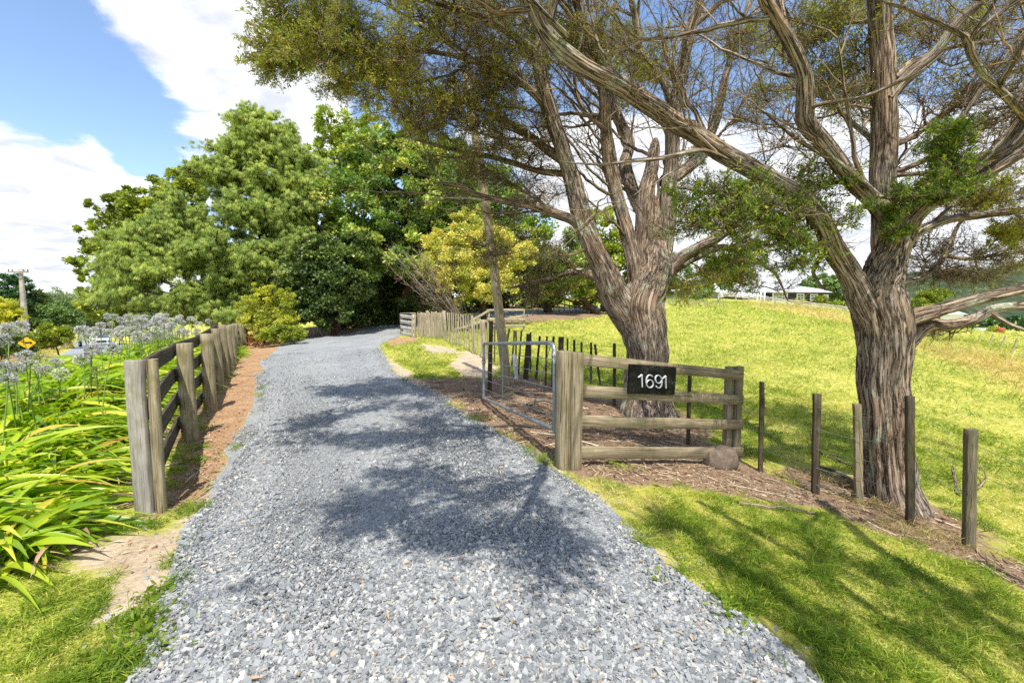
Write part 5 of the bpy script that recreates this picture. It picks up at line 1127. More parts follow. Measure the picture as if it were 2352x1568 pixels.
leafy('broadleaf_tree', 'sunlit green tree with a forked dark trunk beside the far driveway', 'tree', on(6.8, 35.5), [(1290, 640, 60, 40, 35, .8), (1370, 650, 46, 34, 35, .8), (1250, 670, 40, 26, 35, .8)], 'broad', 17000, .2, .6, 160, .28, .32)
leafy('broadleaf_tree', 'low grey green conifer foliage showing between the two totara trunks', 'tree', on(24, 72), [(1590, 665, 40, 24, 72, .8), (1640, 640, 46, 34, 72, .8), (1560, 620, 30, 40, 72, .8), (1500, 640, 50, 46, 72, .8)], 'grn', 15000, .42, .4, 150, .3, .25)
leafy('broadleaf_tree', 'shady broad tree with large soft leaves standing at the bend of the driveway', 'tree', on(-9.6, 24.5), [(740, 600, 76, 50, 24.5, .9), (700, 660, 66, 60, 24, .9), (780, 640, 70, 70, 24, .9), (820, 580, 60, 40, 25, .9), (690, 600, 44, 34, 24, .9), (740, 700, 80, 46, 24, .9), (684, 645, 36, 30, 24, .9), (690, 710, 40, 40, 23.8, .9)], 'dark', 58000, .17, .65, 420, .22, .2, nper=2)
leafy('broadleaf_tree', 'dark shaded undergrowth tree behind the bend where the driveway disappears', 'tree', on(-6.5, 31), [(850, 680, 60, 70, 30, .8), (900, 640, 50, 80, 31, .8), (930, 720, 40, 40, 30, .8), (800, 720, 50, 40, 28, .8)], 'dark', 30000, .22, .6, 260, .25, .3)
leafy('hedge', 'dark backdrop of shrubs closing the wood behind the pale board panel', 'hedge', on(-1, 40), [(960, 700, 70, 60, 39, .5), (1060, 690, 70, 50, 39, .5), (1150, 670, 70, 50, 40, .5), (1240, 650, 70, 50, 42, .5), (900, 600, 80, 90, 38, .5), (1000, 600, 90, 80, 38, .5)], 'dark', 46000, .3, .6, 420, .25, .1, trunk=False)
# yellow blossom tree and bare shrub
leafy('flowering_tree', 'rounded tree covered with golden yellow blossom behind the batten fence', 'tree', on(-1.6, 26.5), [(1060, 530, 60, 40, 26, .9), (1110, 560, 66, 50, 25.5, .9), (1040, 600, 80, 60, 25, .9), (1160, 590, 50, 46, 25.5, .9), (1130, 640, 66, 50, 25, .9), (1040, 660, 60, 34, 25, .9), (1010, 560, 40, 34, 25.5, .9), (1200, 580, 40, 36, 26, .9), (1080, 500, 40, 26, 26.5, .9)], 'bloom', 50000, .11, .6, 380, .24, .2, nper=4)
leafy('yellow_shrub', 'golden leaved bushy shrub beyond the end of the left fence', 'shrub', on(-11.2, 21.8), [(600, 690, 34, 20, 21.5, .9), (648, 700, 30, 26, 21.5, .9), (585, 735, 34, 20, 21.5, .9), (655, 675, 18, 14, 21.5, .9), (590, 662, 18, 10, 21.5, .9), (625, 655, 12, 10, 21.5, .9), (560, 705, 18, 12, 21.5, .9), (660, 745, 30, 26, 21.5, .9), (620, 755, 30, 20, 21.5, .9)], 'goldbush', 17000, .09, .5, 190, .36, .06, nper=2)
leafy('green_shrub', 'low leafy green shrub between the braced fence and the driveway', 'shrub', on(-9.6, 20.6), [(640, 765, 26, 18, 20.3, .9), (675, 765, 26, 16, 20.6, .9), (610, 772, 20, 14, 20.2, .9)], 'olive', 7000, .09, .5, 90, .35, .04, nper=2)
def barebush(name, label, base, cpx, Y, spread, n, mat='deadbark'):
    root = thing(name, label, 'shrub', base); g = G(); c = at(*cpx, Y); 
    for _ in range(n):
        b = np.asarray(base) + rng.normal(size=3) * [.15, .15, 0]; e = c + rng.normal(size=3) * spread; m = (b + e) / 2 + rng.normal(size=3) * .2 + [0, 0, -.15]
        P = bez(b[None], m[None], e[None], 12); V_, Q_, L_ = tubes(P, np.linspace(.035, .009, 12)[None], 5); g.add(V_, Q_, None, L_)
        k = 16; s0 = P[0, rng.integers(4, 12, k)]; s1 = s0 + unit(unit(e - b) + rng.normal(size=(k, 3)) * .5) * rng.uniform(.25, .8, k)[:, None]
        S = bez(s0, (s0 + s1) / 2 + rng.normal(size=(k, 3)) * .05 + [0, 0, -.04], s1, 5); V_, Q_, L_ = tubes(S, np.linspace(.011, .005, 5)[None].repeat(k, 0), 3); g.add(V_, Q_, None, L_)
        k3 = 40; i3 = rng.integers(0, k, k3); s0 = S[i3, rng.integers(1, 5, k3)]; s1 = s0 + unit(unit(e - b) + rng.normal(size=(k3, 3)) * .6 + [0, 0, .3]) * rng.uniform(.15, .4, k3)[:, None]
        V_, Q_, L_ = tubes(np.stack([s0, (s0 + s1) / 2, s1], 1), np.full((k3, 3), .006), 3); g.add(V_, Q_, None, L_)
    g.build('branches', M[mat], root)
barebush('bare_shrub', 'leafless grey branched shrub reaching left beside the golden blossom tree', on(-2.4, 24.6), (965, 632), 24, [.9, .6, .8], 26)
# trunks of the wood seen as separate dark stems
for (u, v0, v1, w, Y, lab) in ((965, 740, 600, 16, 30, 'dark bare trunk standing just behind the pale board panel'), (1022, 740, 600, 16, 31, 'dark bare trunk standing behind the batten fence, right of the board panel')):
    b = on(*at(u, v0, Y)[:2]); rt_ = thing('tree', lab, 'tree', b); g = G(); P = np.array([b - Z * .2, at(u + 2, (v0 + v1) / 2, Y), at(u - 2, v1, Y), at(u + 6, v1 - 90, Y)]); P = catmull(P, .3)
    V_, Q_, L_ = tubes(P[None], np.linspace(w / 2 * ppm(Y), w / 4 * ppm(Y), len(P))[None], 12); g.add(V_, Q_, None, L_)
    g.build('trunk', M['bgbark'], rt_)
    blobs = [(u, v1 - 90, 40, 40, Y, .8)]; p, d, s = crown_pts(blobs, 60, 4000, .3); dl = unit(d + rng.normal(size=d.shape)); Vv, Ff = leaves(p, dl, .22, .12); g2 = G(); g2.add(Vv, Ff, rng.random(len(Ff))); g2.build('foliage', M['dark'], rt_, smooth=False)

# --- far left trees along the road
leafy('cedar_tree', 'dark layered conifer at the far left edge behind the power pole', 'tree', on(-66, 58), [(-20, 640, 60, 14, 58, 1), (10, 660, 50, 14, 57, 1), (-10, 690, 60, 20, 57, 1), (20, 700, 34, 30, 57, 1), (30, 640, 20, 8, 57, 1), (-20, 720, 60, 20, 57, 1)], 'darktree', 26000, .34, .4, 260, .4, .4, flat=.35)
leafy('golden_conifer', 'yellow green conifer bush at the far left edge', 'tree', on(-44, 40), [(5, 715, 30, 26, 40, 1), (35, 728, 16, 16, 40, 1), (-15, 700, 20, 24, 40, 1)], 'goldbush', 9000, .2, .4, 120, .35, .1)
leafy('roadside_tree', 'dark green tree just right of the power pole', 'tree', on(-58, 60), [(85, 700, 26, 30, 60, 1), (70, 730, 30, 26, 60, 1), (105, 715, 22, 30, 60, 1)], 'dark', 12000, .34, .45, 150, .35, .25)
leafy('roadside_tree', 'olive brown tree behind the roadside bush', 'tree', on(-52, 60), [(120, 725, 34, 28, 60, 1), (150, 715, 26, 26, 60, 1), (175, 730, 24, 24, 60, 1)], 'grn', 11000, .3, .45, 150, .35, .2)
leafy('roadside_tree', 'pale feathery tree standing above the olive brown tree', 'tree', on(-54, 68), [(125, 680, 16, 16, 68, 1), (145, 690, 22, 18, 68, 1), (165, 705, 20, 16, 68, 1)], 'paleleaf', 3500, .34, .3, 90, .4, .16)
leafy('roadside_tree', 'dark green conifer left of the distant truck', 'tree', on(-52, 68), [(200, 728, 20, 24, 66, 1), (185, 740, 18, 20, 66, 1), (215, 740, 18, 18, 66, 1)], 'dark', 8000, .34, .4, 110, .35, .2)
leafy('roadside_tree', 'light olive tree directly behind the distant truck', 'tree', on(-54, 76), [(240, 725, 26, 20, 76, 1), (265, 735, 26, 18, 76, 1), (225, 745, 26, 16, 76, 1), (290, 740, 30, 22, 76, 1)], 'olive', 9000, .36, .45, 120, .35, .2)
leafy('roadside_bush', 'rounded bright green bush on the road verge behind the yellow sign', 'bush', on(-34, 34), [(110, 775, 36, 20, 34, 1), (140, 770, 26, 18, 34, 1), (85, 785, 20, 18, 34, 1), (105, 750, 12, 14, 34, 1)], 'olive', 9000, .17, .5, 150, .3, .06)
leafy('roadside_bush', 'dark shaded bush below the yellow sign at the left edge', 'bush', on(-29, 25.5), [(15, 790, 40, 24, 25, 1), (50, 800, 22, 18, 25, 1)], 'dark', 7000, .14, .5, 110, .3, .05)
leafy('woodland_edge', 'distant line of mixed trees closing the road valley on the left', 'trees', on(-80, 95), [(-60, 715, 60, 30, 95, .5), (40, 712, 50, 24, 95, .5), (110, 722, 50, 20, 95, .5), (190, 722, 50, 20, 95, .5), (270, 722, 50, 18, 95, .5), (340, 722, 50, 20, 95, .5), (420, 720, 50, 22, 95, .5), (500, 720, 60, 22, 95, .5), (600, 715, 60, 22, 95, .5), (700, 715, 60, 24, 95, .5)], 'darktree', 26000, .6, .5, 400, .3, .1, trunk=False)
bpy.data.objects['woodland_edge']['kind'] = 'stuff'
st_ = at(132, 755, 56); st_ = on(st_[0], st_[1]); root = thing('tree_stump', 'pale split stump of a broken tree behind the roadside bush', 'stump', st_); g = G()
for dx in (-.6, .5): 
    P = catmull(np.array([st_ + [dx * .3, 0, -.2], st_ + [dx * .6, 0, 1.1], st_ + [dx * 1.2, 0, 2.3]]), .2); V_, Q_, L_ = tubes(P[None], np.linspace(.7, .45, len(P))[None], 12); g.add(V_, Q_, None, L_)
g.build('broken_trunk', M['deadbark'], root)

# --- trees and shrubs around the houses on the crest
leafy('broadleaf_tree', 'large round green tree behind the right end of the dark walled house', 'tree', on(66, 98, -1), [(1890, 655, 40, 22, 98, .8), (1850, 665, 26, 14, 98, .8), (1925, 668, 26, 22, 98, .8), (1940, 690, 30, 16, 98, .8)], 'grn', 14000, .45, .55, 160, .3, .3)
leafy('garden_shrub', 'bright green rounded shrub against the right end of the dark walled house', 'shrub', on(54, 79), [(1886, 688, 13, 8, 80, .9)], 'olive', 2500, .22, .5, 40, .4, .05)
leafy('garden_shrub', 'low pale leafed shrub by the rail fence right of the dark walled house', 'shrub', on(57, 78), [(1920, 697, 15, 6, 78, .9)], 'limeleaf', 2000, .22, .5, 40, .4, .05)
leafy('garden_shrub', 'yellow flowered shrub below the windows of the dark walled house', 'shrub', on(48, 78), [(1835, 692, 14, 4, 78, .9)], 'goldbush', 1500, .2, .5, 30, .4, .05)
leafy('garden_shrub', 'small yellow flowered shrub left of the dark walled house', 'shrub', on(38, 72), [(1672, 677, 9, 4, 72, .9)], 'goldbush', 1200, .2, .5, 30, .4, .05)
leafy('garden_hedge', 'low yellow flowering hedge at the top of the far driveway', 'hedge', on(15, 60), [(1365, 691, 12, 4, 60, .6), (1385, 690, 12, 4, 60, .6), (1345, 692, 10, 4, 60, .6)], 'yellowfl', 3000, .2, .5, 50, .5, .05, trunk=False)
leafy('broadleaf_tree', 'bright green tree behind the lowest limbs of the right hand totara', 'tree', on(78, 92, -3), [(2120, 690, 26, 20, 92, .8), (2150, 680, 24, 18, 92, .8), (2105, 712, 20, 14, 92, .8)], 'olive', 6000, .45, .5, 90, .35, .2)
leafy('broadleaf_tree', 'dark tree at the foot of the hills beside the far shed', 'tree', on(110, 120, -2), [(2290, 745, 30, 12, 120, .8), (2340, 742, 30, 14, 120, .8), (2240, 748, 24, 10, 120, .8)], 'darktree', 6000, .6, .5, 90, .35, .2)

# --- bronze strap-leaved plant at the end of the agapanthus bed
def ribbons(g, B, az, L, W, rise, droop, K=7, fold=.25, rnd=None):
    n = len(B); t = np.linspace(0, 1, K)[None]; out = np.stack([np.cos(az), np.sin(az), np.zeros(n)], -1)
    r = rise[:, None]; hor = (t * np.cos(r) + t ** 2 * droop[:, None] * .5) ; ver = t * np.sin(r) - t ** 2.2 * droop[:, None] * .62
    P = B[:, None] + out[:, None] * (hor * L[:, None])[..., None]; P[..., 2] += ver * L[:, None]
    tw = rng.normal(size=n) * .5; sd = np.stack([-np.sin(az), np.cos(az), np.zeros(n)], -1)[:, None] * np.ones((1, K, 1)); 
    P = P + sd * (t ** 2 * (tw * L * .35)[:, None])[..., None]
    T = unit(np.gradient(P, axis=1)); sd = unit(sd - T * (sd * T).sum(-1, keepdims=True)); nn = np.cross(T, sd)
    rot = (rng.normal(size=n) * .4)[:, None, None]; sd2 = sd * np.cos(rot) + nn * np.sin(rot); nn = np.cross(T, sd2)
    w = W[:, None] * np.clip(np.minimum(.55 + t * 1.6, (1.02 - t) * 2.6), .03, 1)
    Lf = P - sd2 * (w / 2)[..., None]; Rt = P + sd2 * (w / 2)[..., None]; Md = P + nn * (w * fold)[..., None] * -1
    V = np.stack([Lf, Md, Rt], 2); idx = np.arange(n * K * 3).reshape(n, K, 3); a, b = idx[:, :-1], idx[:, 1:]
    Q = np.stack([a[..., :-1], a[..., 1:], b[..., 1:], b[..., :-1]], -1).reshape(-1, 4)
    g.add(V, Q, np.repeat(rng.random(n) if rnd is None else rnd, (K - 1) * 2))
fx = on(-11.7, 20.6); root = thing('flax_plant', 'bronze strap leaved flax at the far end of the flower bed', 'plant', fx); g = G(); n = 45
ribbons(g, fx + rng.normal(size=(n, 3)) * [.25, .25, 0] + [0, 0, .1], rng.random(n) * 6.28, rng.uniform(.6, 1.15, n), rng.uniform(.04, .07, n), rng.uniform(.7, 1.5, n), rng.uniform(0, .6, n)); g.build('leaves', M['flax'], root)

# --- agapanthus bed
ap = np.array(AGA); bb0, bb1 = ap.min(0), ap.max(0)
g = G(); cx_ = rng.uniform(bb0[0], bb1[0], 9000); cy_ = bb0[1] + (bb1[1] - bb0[1]) * rng.random(9000) ** 1.3; sd_ = sdf(AGA, cx_, cy_); k = sd_ < -.02; cx_, cy_, sd_ = cx_[k][:2300], cy_[k][:2300], sd_[k][:2300]
kp = []
occ = []
for i in range(len(cx_)):
    p = np.array([cx_[i], cy_[i]])
    if all((p[0] - q[0]) ** 2 + (p[1] - q[1]) ** 2 > .2 ** 2 for q in occ): occ.append(p)
occ = np.array(occ); sdo = -sdf(AGA, occ[:, 0], occ[:, 1])
for (x, y), e in zip(occ, sdo):
    r = math.hypot(x, y); n = int(40 if r < 5.5 else 32 if r < 8 else 26); z = float(hr(x, y)); edge = sm(0, .5, e)
    B = np.array([x, y, z]) + rng.normal(size=(n, 3)) * [.06, .06, 0] + [0, 0, .02]
    L = rng.uniform(.45, .85, n) * (.7 + .3 * edge) * (1.08 + .3 * float(sm(5, 9, r))); ribbons(g, B, rng.random(n) * 6.28, L, rng.uniform(.034, .054, n) * (1 + .03 * r), rng.uniform(.7, 1.5, n), rng.uniform(.7, 1.6, n), 8 if r < 8 else 6)
tag(g.build('agapanthus_leaves', M['aga']), 'dense bed of arching bright green strap leaves beside the left fence', 'plants', kind='stuff')
# dead strap leaves at the foot of the bed
g = G(); n = 450; t = rng.random(n); i = rng.integers(0, 5, n); A_ = np.array(AGA); e0 = A_[i] * (1 - t[:, None]) + A_[i + 1] * t[:, None] + rng.normal(size=(n, 2)) * .13
B = np.c_[e0, hr(e0[:, 0], e0[:, 1]) + rng.random(n) * .12]; ribbons(g, B, rng.random(n) * 6.28, rng.uniform(.1, .28, n), rng.uniform(.01, .024, n), rng.uniform(-.1, .5, n), rng.uniform(.2, .8, n), 6)
tag(g.build('dead_leaves', M['litter']), 'dry brown strap leaves lying along the front of the flower bed', 'litter', kind='stuff')

def umbel_meshes(kind, n, R, seed):
    rs = np.random.default_rng(seed); d = unit(rs.normal(size=(n, 3)) + [0, 0, .25]); rr = R * rs.uniform(.75, 1.05, n)
    out = []; gp = G(); P = np.stack([d * .0, d * rr[:, None] * .5, d * rr[:, None]], 1); V_, Q_, L_ = tubes(P, np.full((n, 3), .0014), 3); gp.add(V_, Q_, None, L_)
    gf = G(); k = 6; o = np.repeat(d * rr[:, None] * .85, k, 0); dd = np.repeat(d, k, 0); pr = unit(dd * 1.0 + rs.normal(size=dd.shape) * .65); L = R * rs.uniform(.22, .42, len(o))
    Vv, Ff = leaves(o, pr, L, L * .38, .2); gf.add(Vv, Ff, np.clip(np.repeat(rs.random(n), k) * .7 + rs.random(len(o)) * .3, 0, 1))
    return gp, gf
UM = []
for q_, (mat_, n_, R_) in enumerate((('petal', 85, .105), ('petal', 75, .095), ('petal', 90, .11), ('petalw', 70, .095), ('petalg', 60, .09))):
    gp, gf = umbel_meshes(mat_, n_, R_, 100 + q_); a = gp.build('pedicels', M['agastem']); b = gf.build('florets', M[mat_], smooth=False); UM.append((a.data, b.data)); bpy.data.objects.remove(a); bpy.data.objects.remove(b)
def flower(u, v, Y, k, label=None, group=None, rs=1.0):
    top = at(u, v, Y); bx = top[0] + rng.normal() * .14; by = top[1] + rng.normal() * .14; base = np.array([bx, by, float(hr(bx, by))])
    root = thing('agapanthus_flower', label, 'flower', base, group)
    g = G(); m = (base + top) / 2 + rng.normal(size=3) * [.05, .05, 0]; P = bez(base[None], m[None], top[None], 9); V_, Q_, L_ = tubes(P, np.linspace(.0075, .005, 9)[None], 6); g.add(V_, Q_, None, L_); g.build('stem', M['agastem'], root)
    for nm, me in zip(('pedicels', 'florets'), UM[k]):
        o = bpy.data.objects.new(nm, me); COL.objects.link(o); o.parent = root; o.location = (top - base); s = rs * rng.uniform(.6, .85); o.scale = (s, s, s * .85); o.rotation_euler = (rng.normal() * .2, rng.normal() * .2, rng.random() * 6)
GRP = 'agapanthus flower heads rising above the left bed'
NEAR = [(21, 757, 4.6, 2, 'large lavender flower head at the left edge, the topmost of the near ones'), (42, 752, 4.8, 0, 'lavender flower head above and left of the yellow sign'), (8, 781, 4.4, 1, 'lavender flower head cut by the left edge, above the sign level'),
        (58, 818, 4.2, 1, 'grey lavender flower head directly below the yellow sign'), (12, 843, 4.0, 0, 'lavender flower head at the left edge just above the near road'), (36, 846, 4.4, 2, 'lavender flower head right beside the one at the left edge above the near road'),
        (19, 872, 3.9, 1, 'lowest lavender flower head at the left edge over the road'), (91, 822, 4.9, 4, 'pale greenish flower head right of the yellow sign'), (70, 837, 4.6, 3, 'fading pale flower head over the near road edge'),
        (127, 833, 5.2, 1, 'faded lavender flower head over the dry verge of the road'), (101, 850, 4.8, 0, 'small lavender flower head over the grey road'), (190, 760, 5.4, 0, 'lavender flower head left of the distant truck'),
        (203, 773, 5.6, 3, 'pale flower head just under the one left of the truck'), (232, 763, 6.2, 1, 'lavender flower head partly hiding the distant truck'), (213, 802, 5.2, 2, 'large lavender flower head below the distant truck'),
        (260, 802, 5.0, 1, 'pinkish grey flower head on a dark stem nearest the fence end post'), (190, 826, 5.4, 0, 'lavender flower head over the road centre, left of the fence end post'), (222, 850, 5.0, 4, 'greenish seeding flower head just above the strap leaves'),
        (141, 858, 5.0, 3, 'small pale flower head low among the strap leaves')]
for u, v, Y_, k, lab in NEAR: flower(u, v, Y_, k, lab, GRP)
for i in range(125):
    Y_ = rng.uniform(7.5, 16.5); t = (Y_ - 7.5) / 9; u = rng.normal(300 + 150 * t, 28 + 18 * (1 - t)); v = rng.uniform(716, 768) + (1 - t) * 14
    q = at(u, v, Y_); s_ = float(sdf(AGA, np.array([q[0]]), np.array([q[1]]))[0])
    if s_ > .2: 
        continue
    flower(u, v, Y_, [0, 1, 2, 0, 1, 2, 3][rng.integers(0, 7)], 'lavender agapanthus flower head in the crowded middle and far part of the bed', GRP, 1.0)
for u, v, Y_ in ((465, 802, 8.2), (497, 804, 8.6), (440, 832, 7.4)): pass
# ---------------------------------------------------------------- houses, vehicles, road furniture
def quadmesh(name, pts, mat, parent, thick=None, n=None):
    g = G(); P = np.asarray(pts, float)
    if thick is None: g.add(P, np.array([[0, 1, 2, 3]]))
    else:
        d = np.asarray(thick, float); g.add(np.vstack([P, P + d]), np.array([(0, 1, 2, 3), (7, 6, 5, 4), (0, 4, 5, 1), (1, 5, 6, 2), (2, 6, 7, 3), (3, 7, 4, 0)]))
    return g.build(name, M[mat], parent, smooth=False)
def bx(name, c, s, mat, parent, b=.01):
    g = G(); box(g, c, s, b); return g.build(name, M[mat], parent, smooth=False)
hx = lambda u, Y: (u - 1176) / F * Y
HY = 84.0; zb = at(1800, 697, HY)[2]; zt = at(1800, 671, HY)[2]; x0, x1 = hx(1700, HY), hx(1902, HY)
hs = thing('farm_house', 'long low house with dark weatherboard walls and pale iron roof on the crest', 'house', (x0, HY, zb))
def wall(name, xa, xb, ya, yb, z0, z1): return bx(name, ((xa + xb) / 2, (ya + yb) / 2, (z0 + z1) / 2), (xb - xa, yb - ya, z1 - z0), 'darkwall', hs)
xm = hx(1772, HY); wall('wall', xm, x1 - .6, HY, HY + 8, zb, zt); wall('wall', x0, xm - .01, HY + 2, HY + 8, zb, zt - .75)
def roofm(xa, xb, ya, yb, z0, rise, ov=.7):
    g = G(); ym = (ya + yb) / 2; a = [(xa - ov, ya - ov, z0), (xb + ov, ya - ov, z0), (xb + ov, yb + ov, z0), (xa - ov, yb + ov, z0), (xa + 2.5, ym, z0 + rise), (xb - 4.5, ym, z0 + rise)]
    b = [(p[0], p[1], p[2] - .16) for p in a[:4]]
    g.add(np.array(a + b), [np.array([(0, 1, 5, 4), (2, 3, 4, 5), (0, 6, 7, 1), (1, 7, 8, 2), (2, 8, 9, 3), (3, 9, 6, 0), (9, 8, 7, 6)]), np.array([(1, 2, 5), (3, 0, 4)])]); return g.build('roof', M['roof'], hs, smooth=False)
roofm(xm, x1 - .6, HY, HY + 8, zt + .1, 1.5, 1.0); roofm(x0, xm + 1, HY + 1.6, HY + 8.4, zt - .7, .9, .4)
def windowm(parent, ua, ub, va, vb, Y, cols):
    xa, xb = hx(ua, Y), hx(ub, Y); za, zb_ = at(0, vb, Y)[2], at(0, va, Y)[2]; y = Y - .04
    fr = bx('window', ((xa + xb) / 2, y, (za + zb_) / 2), (xb - xa + .3, .1, zb_ - za + .3), 'white', parent)
    if parent is hs:
        pass
    n = cols; w = (xb - xa) / n
    for i in range(n):
        p_ = bx('pane', (xa + w * (i + .5), y - .07, (za + zb_) / 2), (w - .16, .04, zb_ - za - .06), 'glass', fr); p_.location = (0, 0, 0)
    m_ = bx('glazing_bar', ((xa + xb) / 2, y - .1, (za + zb_) / 2 + .1), (xb - xa - .04, .03, .1), 'white', fr); m_.location = (0, 0, 0)
for ua, ub, va, vb, c in ((1773, 1785, 674, 690, 2), (1787, 1799, 673, 692, 2), (1801, 1804, 673, 691, 1), (1828, 1842, 676, 689, 2), (1859, 1873, 677, 689, 2), (1889, 1897, 678, 686, 1)): windowm(hs, ua, ub, va, vb, HY, c)
for u in (1741, 1749, 1757): bx('porch_post', (hx(u, HY), HY + .6, (zb + zt) / 2), (.3, .2, zt - zb), 'white', hs)
# sheds and yard items on the right
def shed(name, label, ua, ub, v0, v1, Y, roofc='roof', wallm='white', rise=.8):
    xa, xb = hx(ua, Y), hx(ub, Y); z0, z1 = at(0, v1, Y)[2], at(0, v0, Y)[2]; rt_ = thing(name, label, 'shed', (xa, Y, z0))
    bx('wall', ((xa + xb) / 2, Y + 2.5, (z0 + z1) / 2 - .4), (xb - xa, 5, z1 - z0 + .8), wallm, rt_)
    g = G(); y0, y1, ym = Y - .4, Y + 5.4, Y + 2.5; g.add(np.array([(xa - .4, y0, z1), (xb + .4, y0, z1), (xb + .4, ym, z1 + rise), (xa - .4, ym, z1 + rise), (xb + .4, y1, z1), (xa - .4, y1, z1)]), [np.array([(0, 1, 2, 3), (3, 2, 4, 5), (0, 5, 4, 1)]), np.array([(1, 4, 2), (0, 3, 5)])]); g.build('roof', M[roofc], rt_, smooth=False)
    bx('door', ((xa * .7 + xb * .3), Y - .03, z0 + (z1 - z0) * .4), ((xb - xa) * .12, .08, (z1 - z0) * .8), 'darkwall', rt_)
    return rt_
shed('pale_shed', 'small pale shed partly hidden behind the lowest limb of the right hand totara', 2128, 2212, 722, 745, 74)
ct = on(*at(2250, 758, 62)[:2]); rt_ = thing('water_tank', 'pale round water tank left of the rusty drum', 'tank', at(2256, 772, 62))
g = G(); q = at(2256, 770, 62); th = circ(.9, 20); sweep(g, [q - Z * .5, q + Z * .9, q + Z * 1.0], th, (0, 1, 0), scale=[1, 1, .7]); g.build('tank_body', M['white'], rt_); bx('tank_lid', q + Z * 1.05, (.5, .5, .1), 'darkwall', rt_)
q = at(2298, 768, 60); rt_ = thing('rusty_drum', 'rusty orange steel drum at the edge of the far paddock', 'drum', q - Z * .5); g = G(); sweep(g, [q - Z * .6, q - Z * .1, q - Z * .09, q - Z * .05, q + Z * .5, q + Z * .54, q + Z * .9], circ(.4, 18), (0, 1, 0), scale=[1, 1, 1.05, 1, 1, 1.05, 1]); g.build('drum_shell', M['rust'], rt_)
leafy('garden_shrub', 'small yellow green shrub between the water tank and the rusty drum', 'shrub', on(*at(2278, 760, 61)[:2]), [(2277, 760, 8, 8, 61, .9)], 'goldbush', 900, .2, .5, 30, .4, .04)
# rail fence below the house
hf = thing('house_rail_fence', 'long pale three rail fence running along the crest below the house', 'fence', at(1700, 690, 66))
HP = []
for u, vt, vb in ((1650, 670, 680), (1690, 673, 684), (1720, 677, 689), (1750, 681, 693), (1780, 684, 697), (1808, 688, 700), (1836, 691, 703), (1862, 694, 705), (1886, 697, 708), (1910, 700, 711), (1935, 703, 714), (1965, 707, 718)):
    Y_ = 66; a = at(u, vb, Y_); HP.append((a, at(u, vt, Y_))); wood_post('fence_post', hf, HP[-1][0], HP[-1][1], .15, mat='whiterail', sink=.8)
for (a, t), (b, t2) in zip(HP[:-1], HP[1:]):
    for k in (.25, .58, .9): boardp('rail', hf, a + (t - a) * k - [0, .12, 0], b + (t2 - b) * k - [0, .12, 0], .13, .05, 'whiterail', warp=.02)
# thin stakes along the crest and the far driveway
cfn = thing('crest_stake_fence', 'thin wire and stake fence along the crest between the totara trunks', 'fence', gnd(1600, 690))
CP_ = []
for u in range(1546, 1665, 9):
    Y_ = 47.5; b = at(u, 692, Y_); b[2] = h1(b[0], Y_); t = b + Z * rng.uniform(.55, .8); wood_post('stake', cfn, b, t, .07, mat='batten'); CP_.append(b + Z * .5)
wirep('wire', cfn, CP_, .006, 'wire')
dfn = thing('driveway_stake_fence', 'row of thin dark stakes along the far driveway under the trees', 'fence', gnd(1300, 725)); CP_ = []
for k, u in enumerate(range(1212, 1405, 12)):
    vb = 728 - (u - 1212) * .09; Y_ = 33 + (u - 1212) * .05; b = at(u, vb, Y_); b[2] = h1(b[0], Y_); t = b + Z * 1.1; wood_post('stake', dfn, b, t, .06, mat='darkpost' if u < 1330 else 'batten'); CP_.append(b + Z * .9)
wirep('wire', dfn, CP_, .006, 'wire')
rfn = thing('far_black_fence', 'dark rail fence at the right edge below the wooded hills', 'fence', at(2330, 775, 58)); pv = None
for u in range(2300, 2440, 11):
    b = at(u, 773 + (u - 2300) * .05, 58); t = at(u, 766 + (u - 2300) * .06, 58); wood_post('fence_post', rfn, b, t, .12, mat='darkrail', sink=.6)
    if pv is not None: boardp('rail', rfn, pv[1] - [0, .1, .06], t - [0, .1, .06], .14, .05, 'batten', warp=0)
    pv = (b, t)
pfn = thing('paddock_wire_fence', 'sparse leaning thin posts crossing the paddock at the right edge', 'fence', gnd(2270, 800)); CP_ = []
for u, v in ((2245, 786), (2270, 795), (2296, 803), (2322, 812), (2350, 822), (2390, 836)):
    b = gnd(u, v); t = b + np.array([.25, 0, .75]); wood_post('fence_post', pfn, b, t, .06, mat='batten'); CP_.append(b + (t - b) * .85)
wirep('wire', pfn, CP_, .004, 'wire')
# far building glimpse
shed('far_shed', 'pale blue grey shed glimpsed behind the trees at the top of the driveway', 1364, 1410, 676, 690, 72, 'roof', 'white', .5)

# --- road side: power pole, warning sign, truck
pb_ = at(59, 755, 48); pb_ = on(pb_[0], pb_[1]); ptop = at(53, 617, 48)
pp = thing('power_pole', 'tapered concrete power pole with timber crossarm beside the road', 'power pole', pb_)
g = G(); p = line(pb_ - Z * .3, [pb_[0], pb_[1], ptop[2]], 10); sweep(g, p, rect(.62, .42, .04), (0, 1, 0), scale=np.linspace(1, .5, 10)); g.build('shaft', M['concrete'], pp)
cxp = np.array([pb_[0], pb_[1] - .25, ptop[2] - .35]); g = G(); plank(g, cxp + [-1.05, 0, 0], cxp + [1.05, 0, 0], .13, .12, warp=0); g.build('crossarm', M['grey'], pp)
for s in (-1, 1): g = G(); plank(g, cxp + [s * .5, 0, 0], cxp + [0, 0, -.6], .05, .04, warp=0); g.build('brace', M['galv'], pp)
IN = []
for s in (-1.0, -.6, .6, 1.0):
    g = G(); q = cxp + [s, 0, .06]; sweep(g, [q, q + Z * .1, q + Z * .22], circ(.06, 8), (0, 1, 0), scale=[.5, 1, .6]); g.build('insulator', M['ceramic'], pp); IN.append(q + Z * .2)
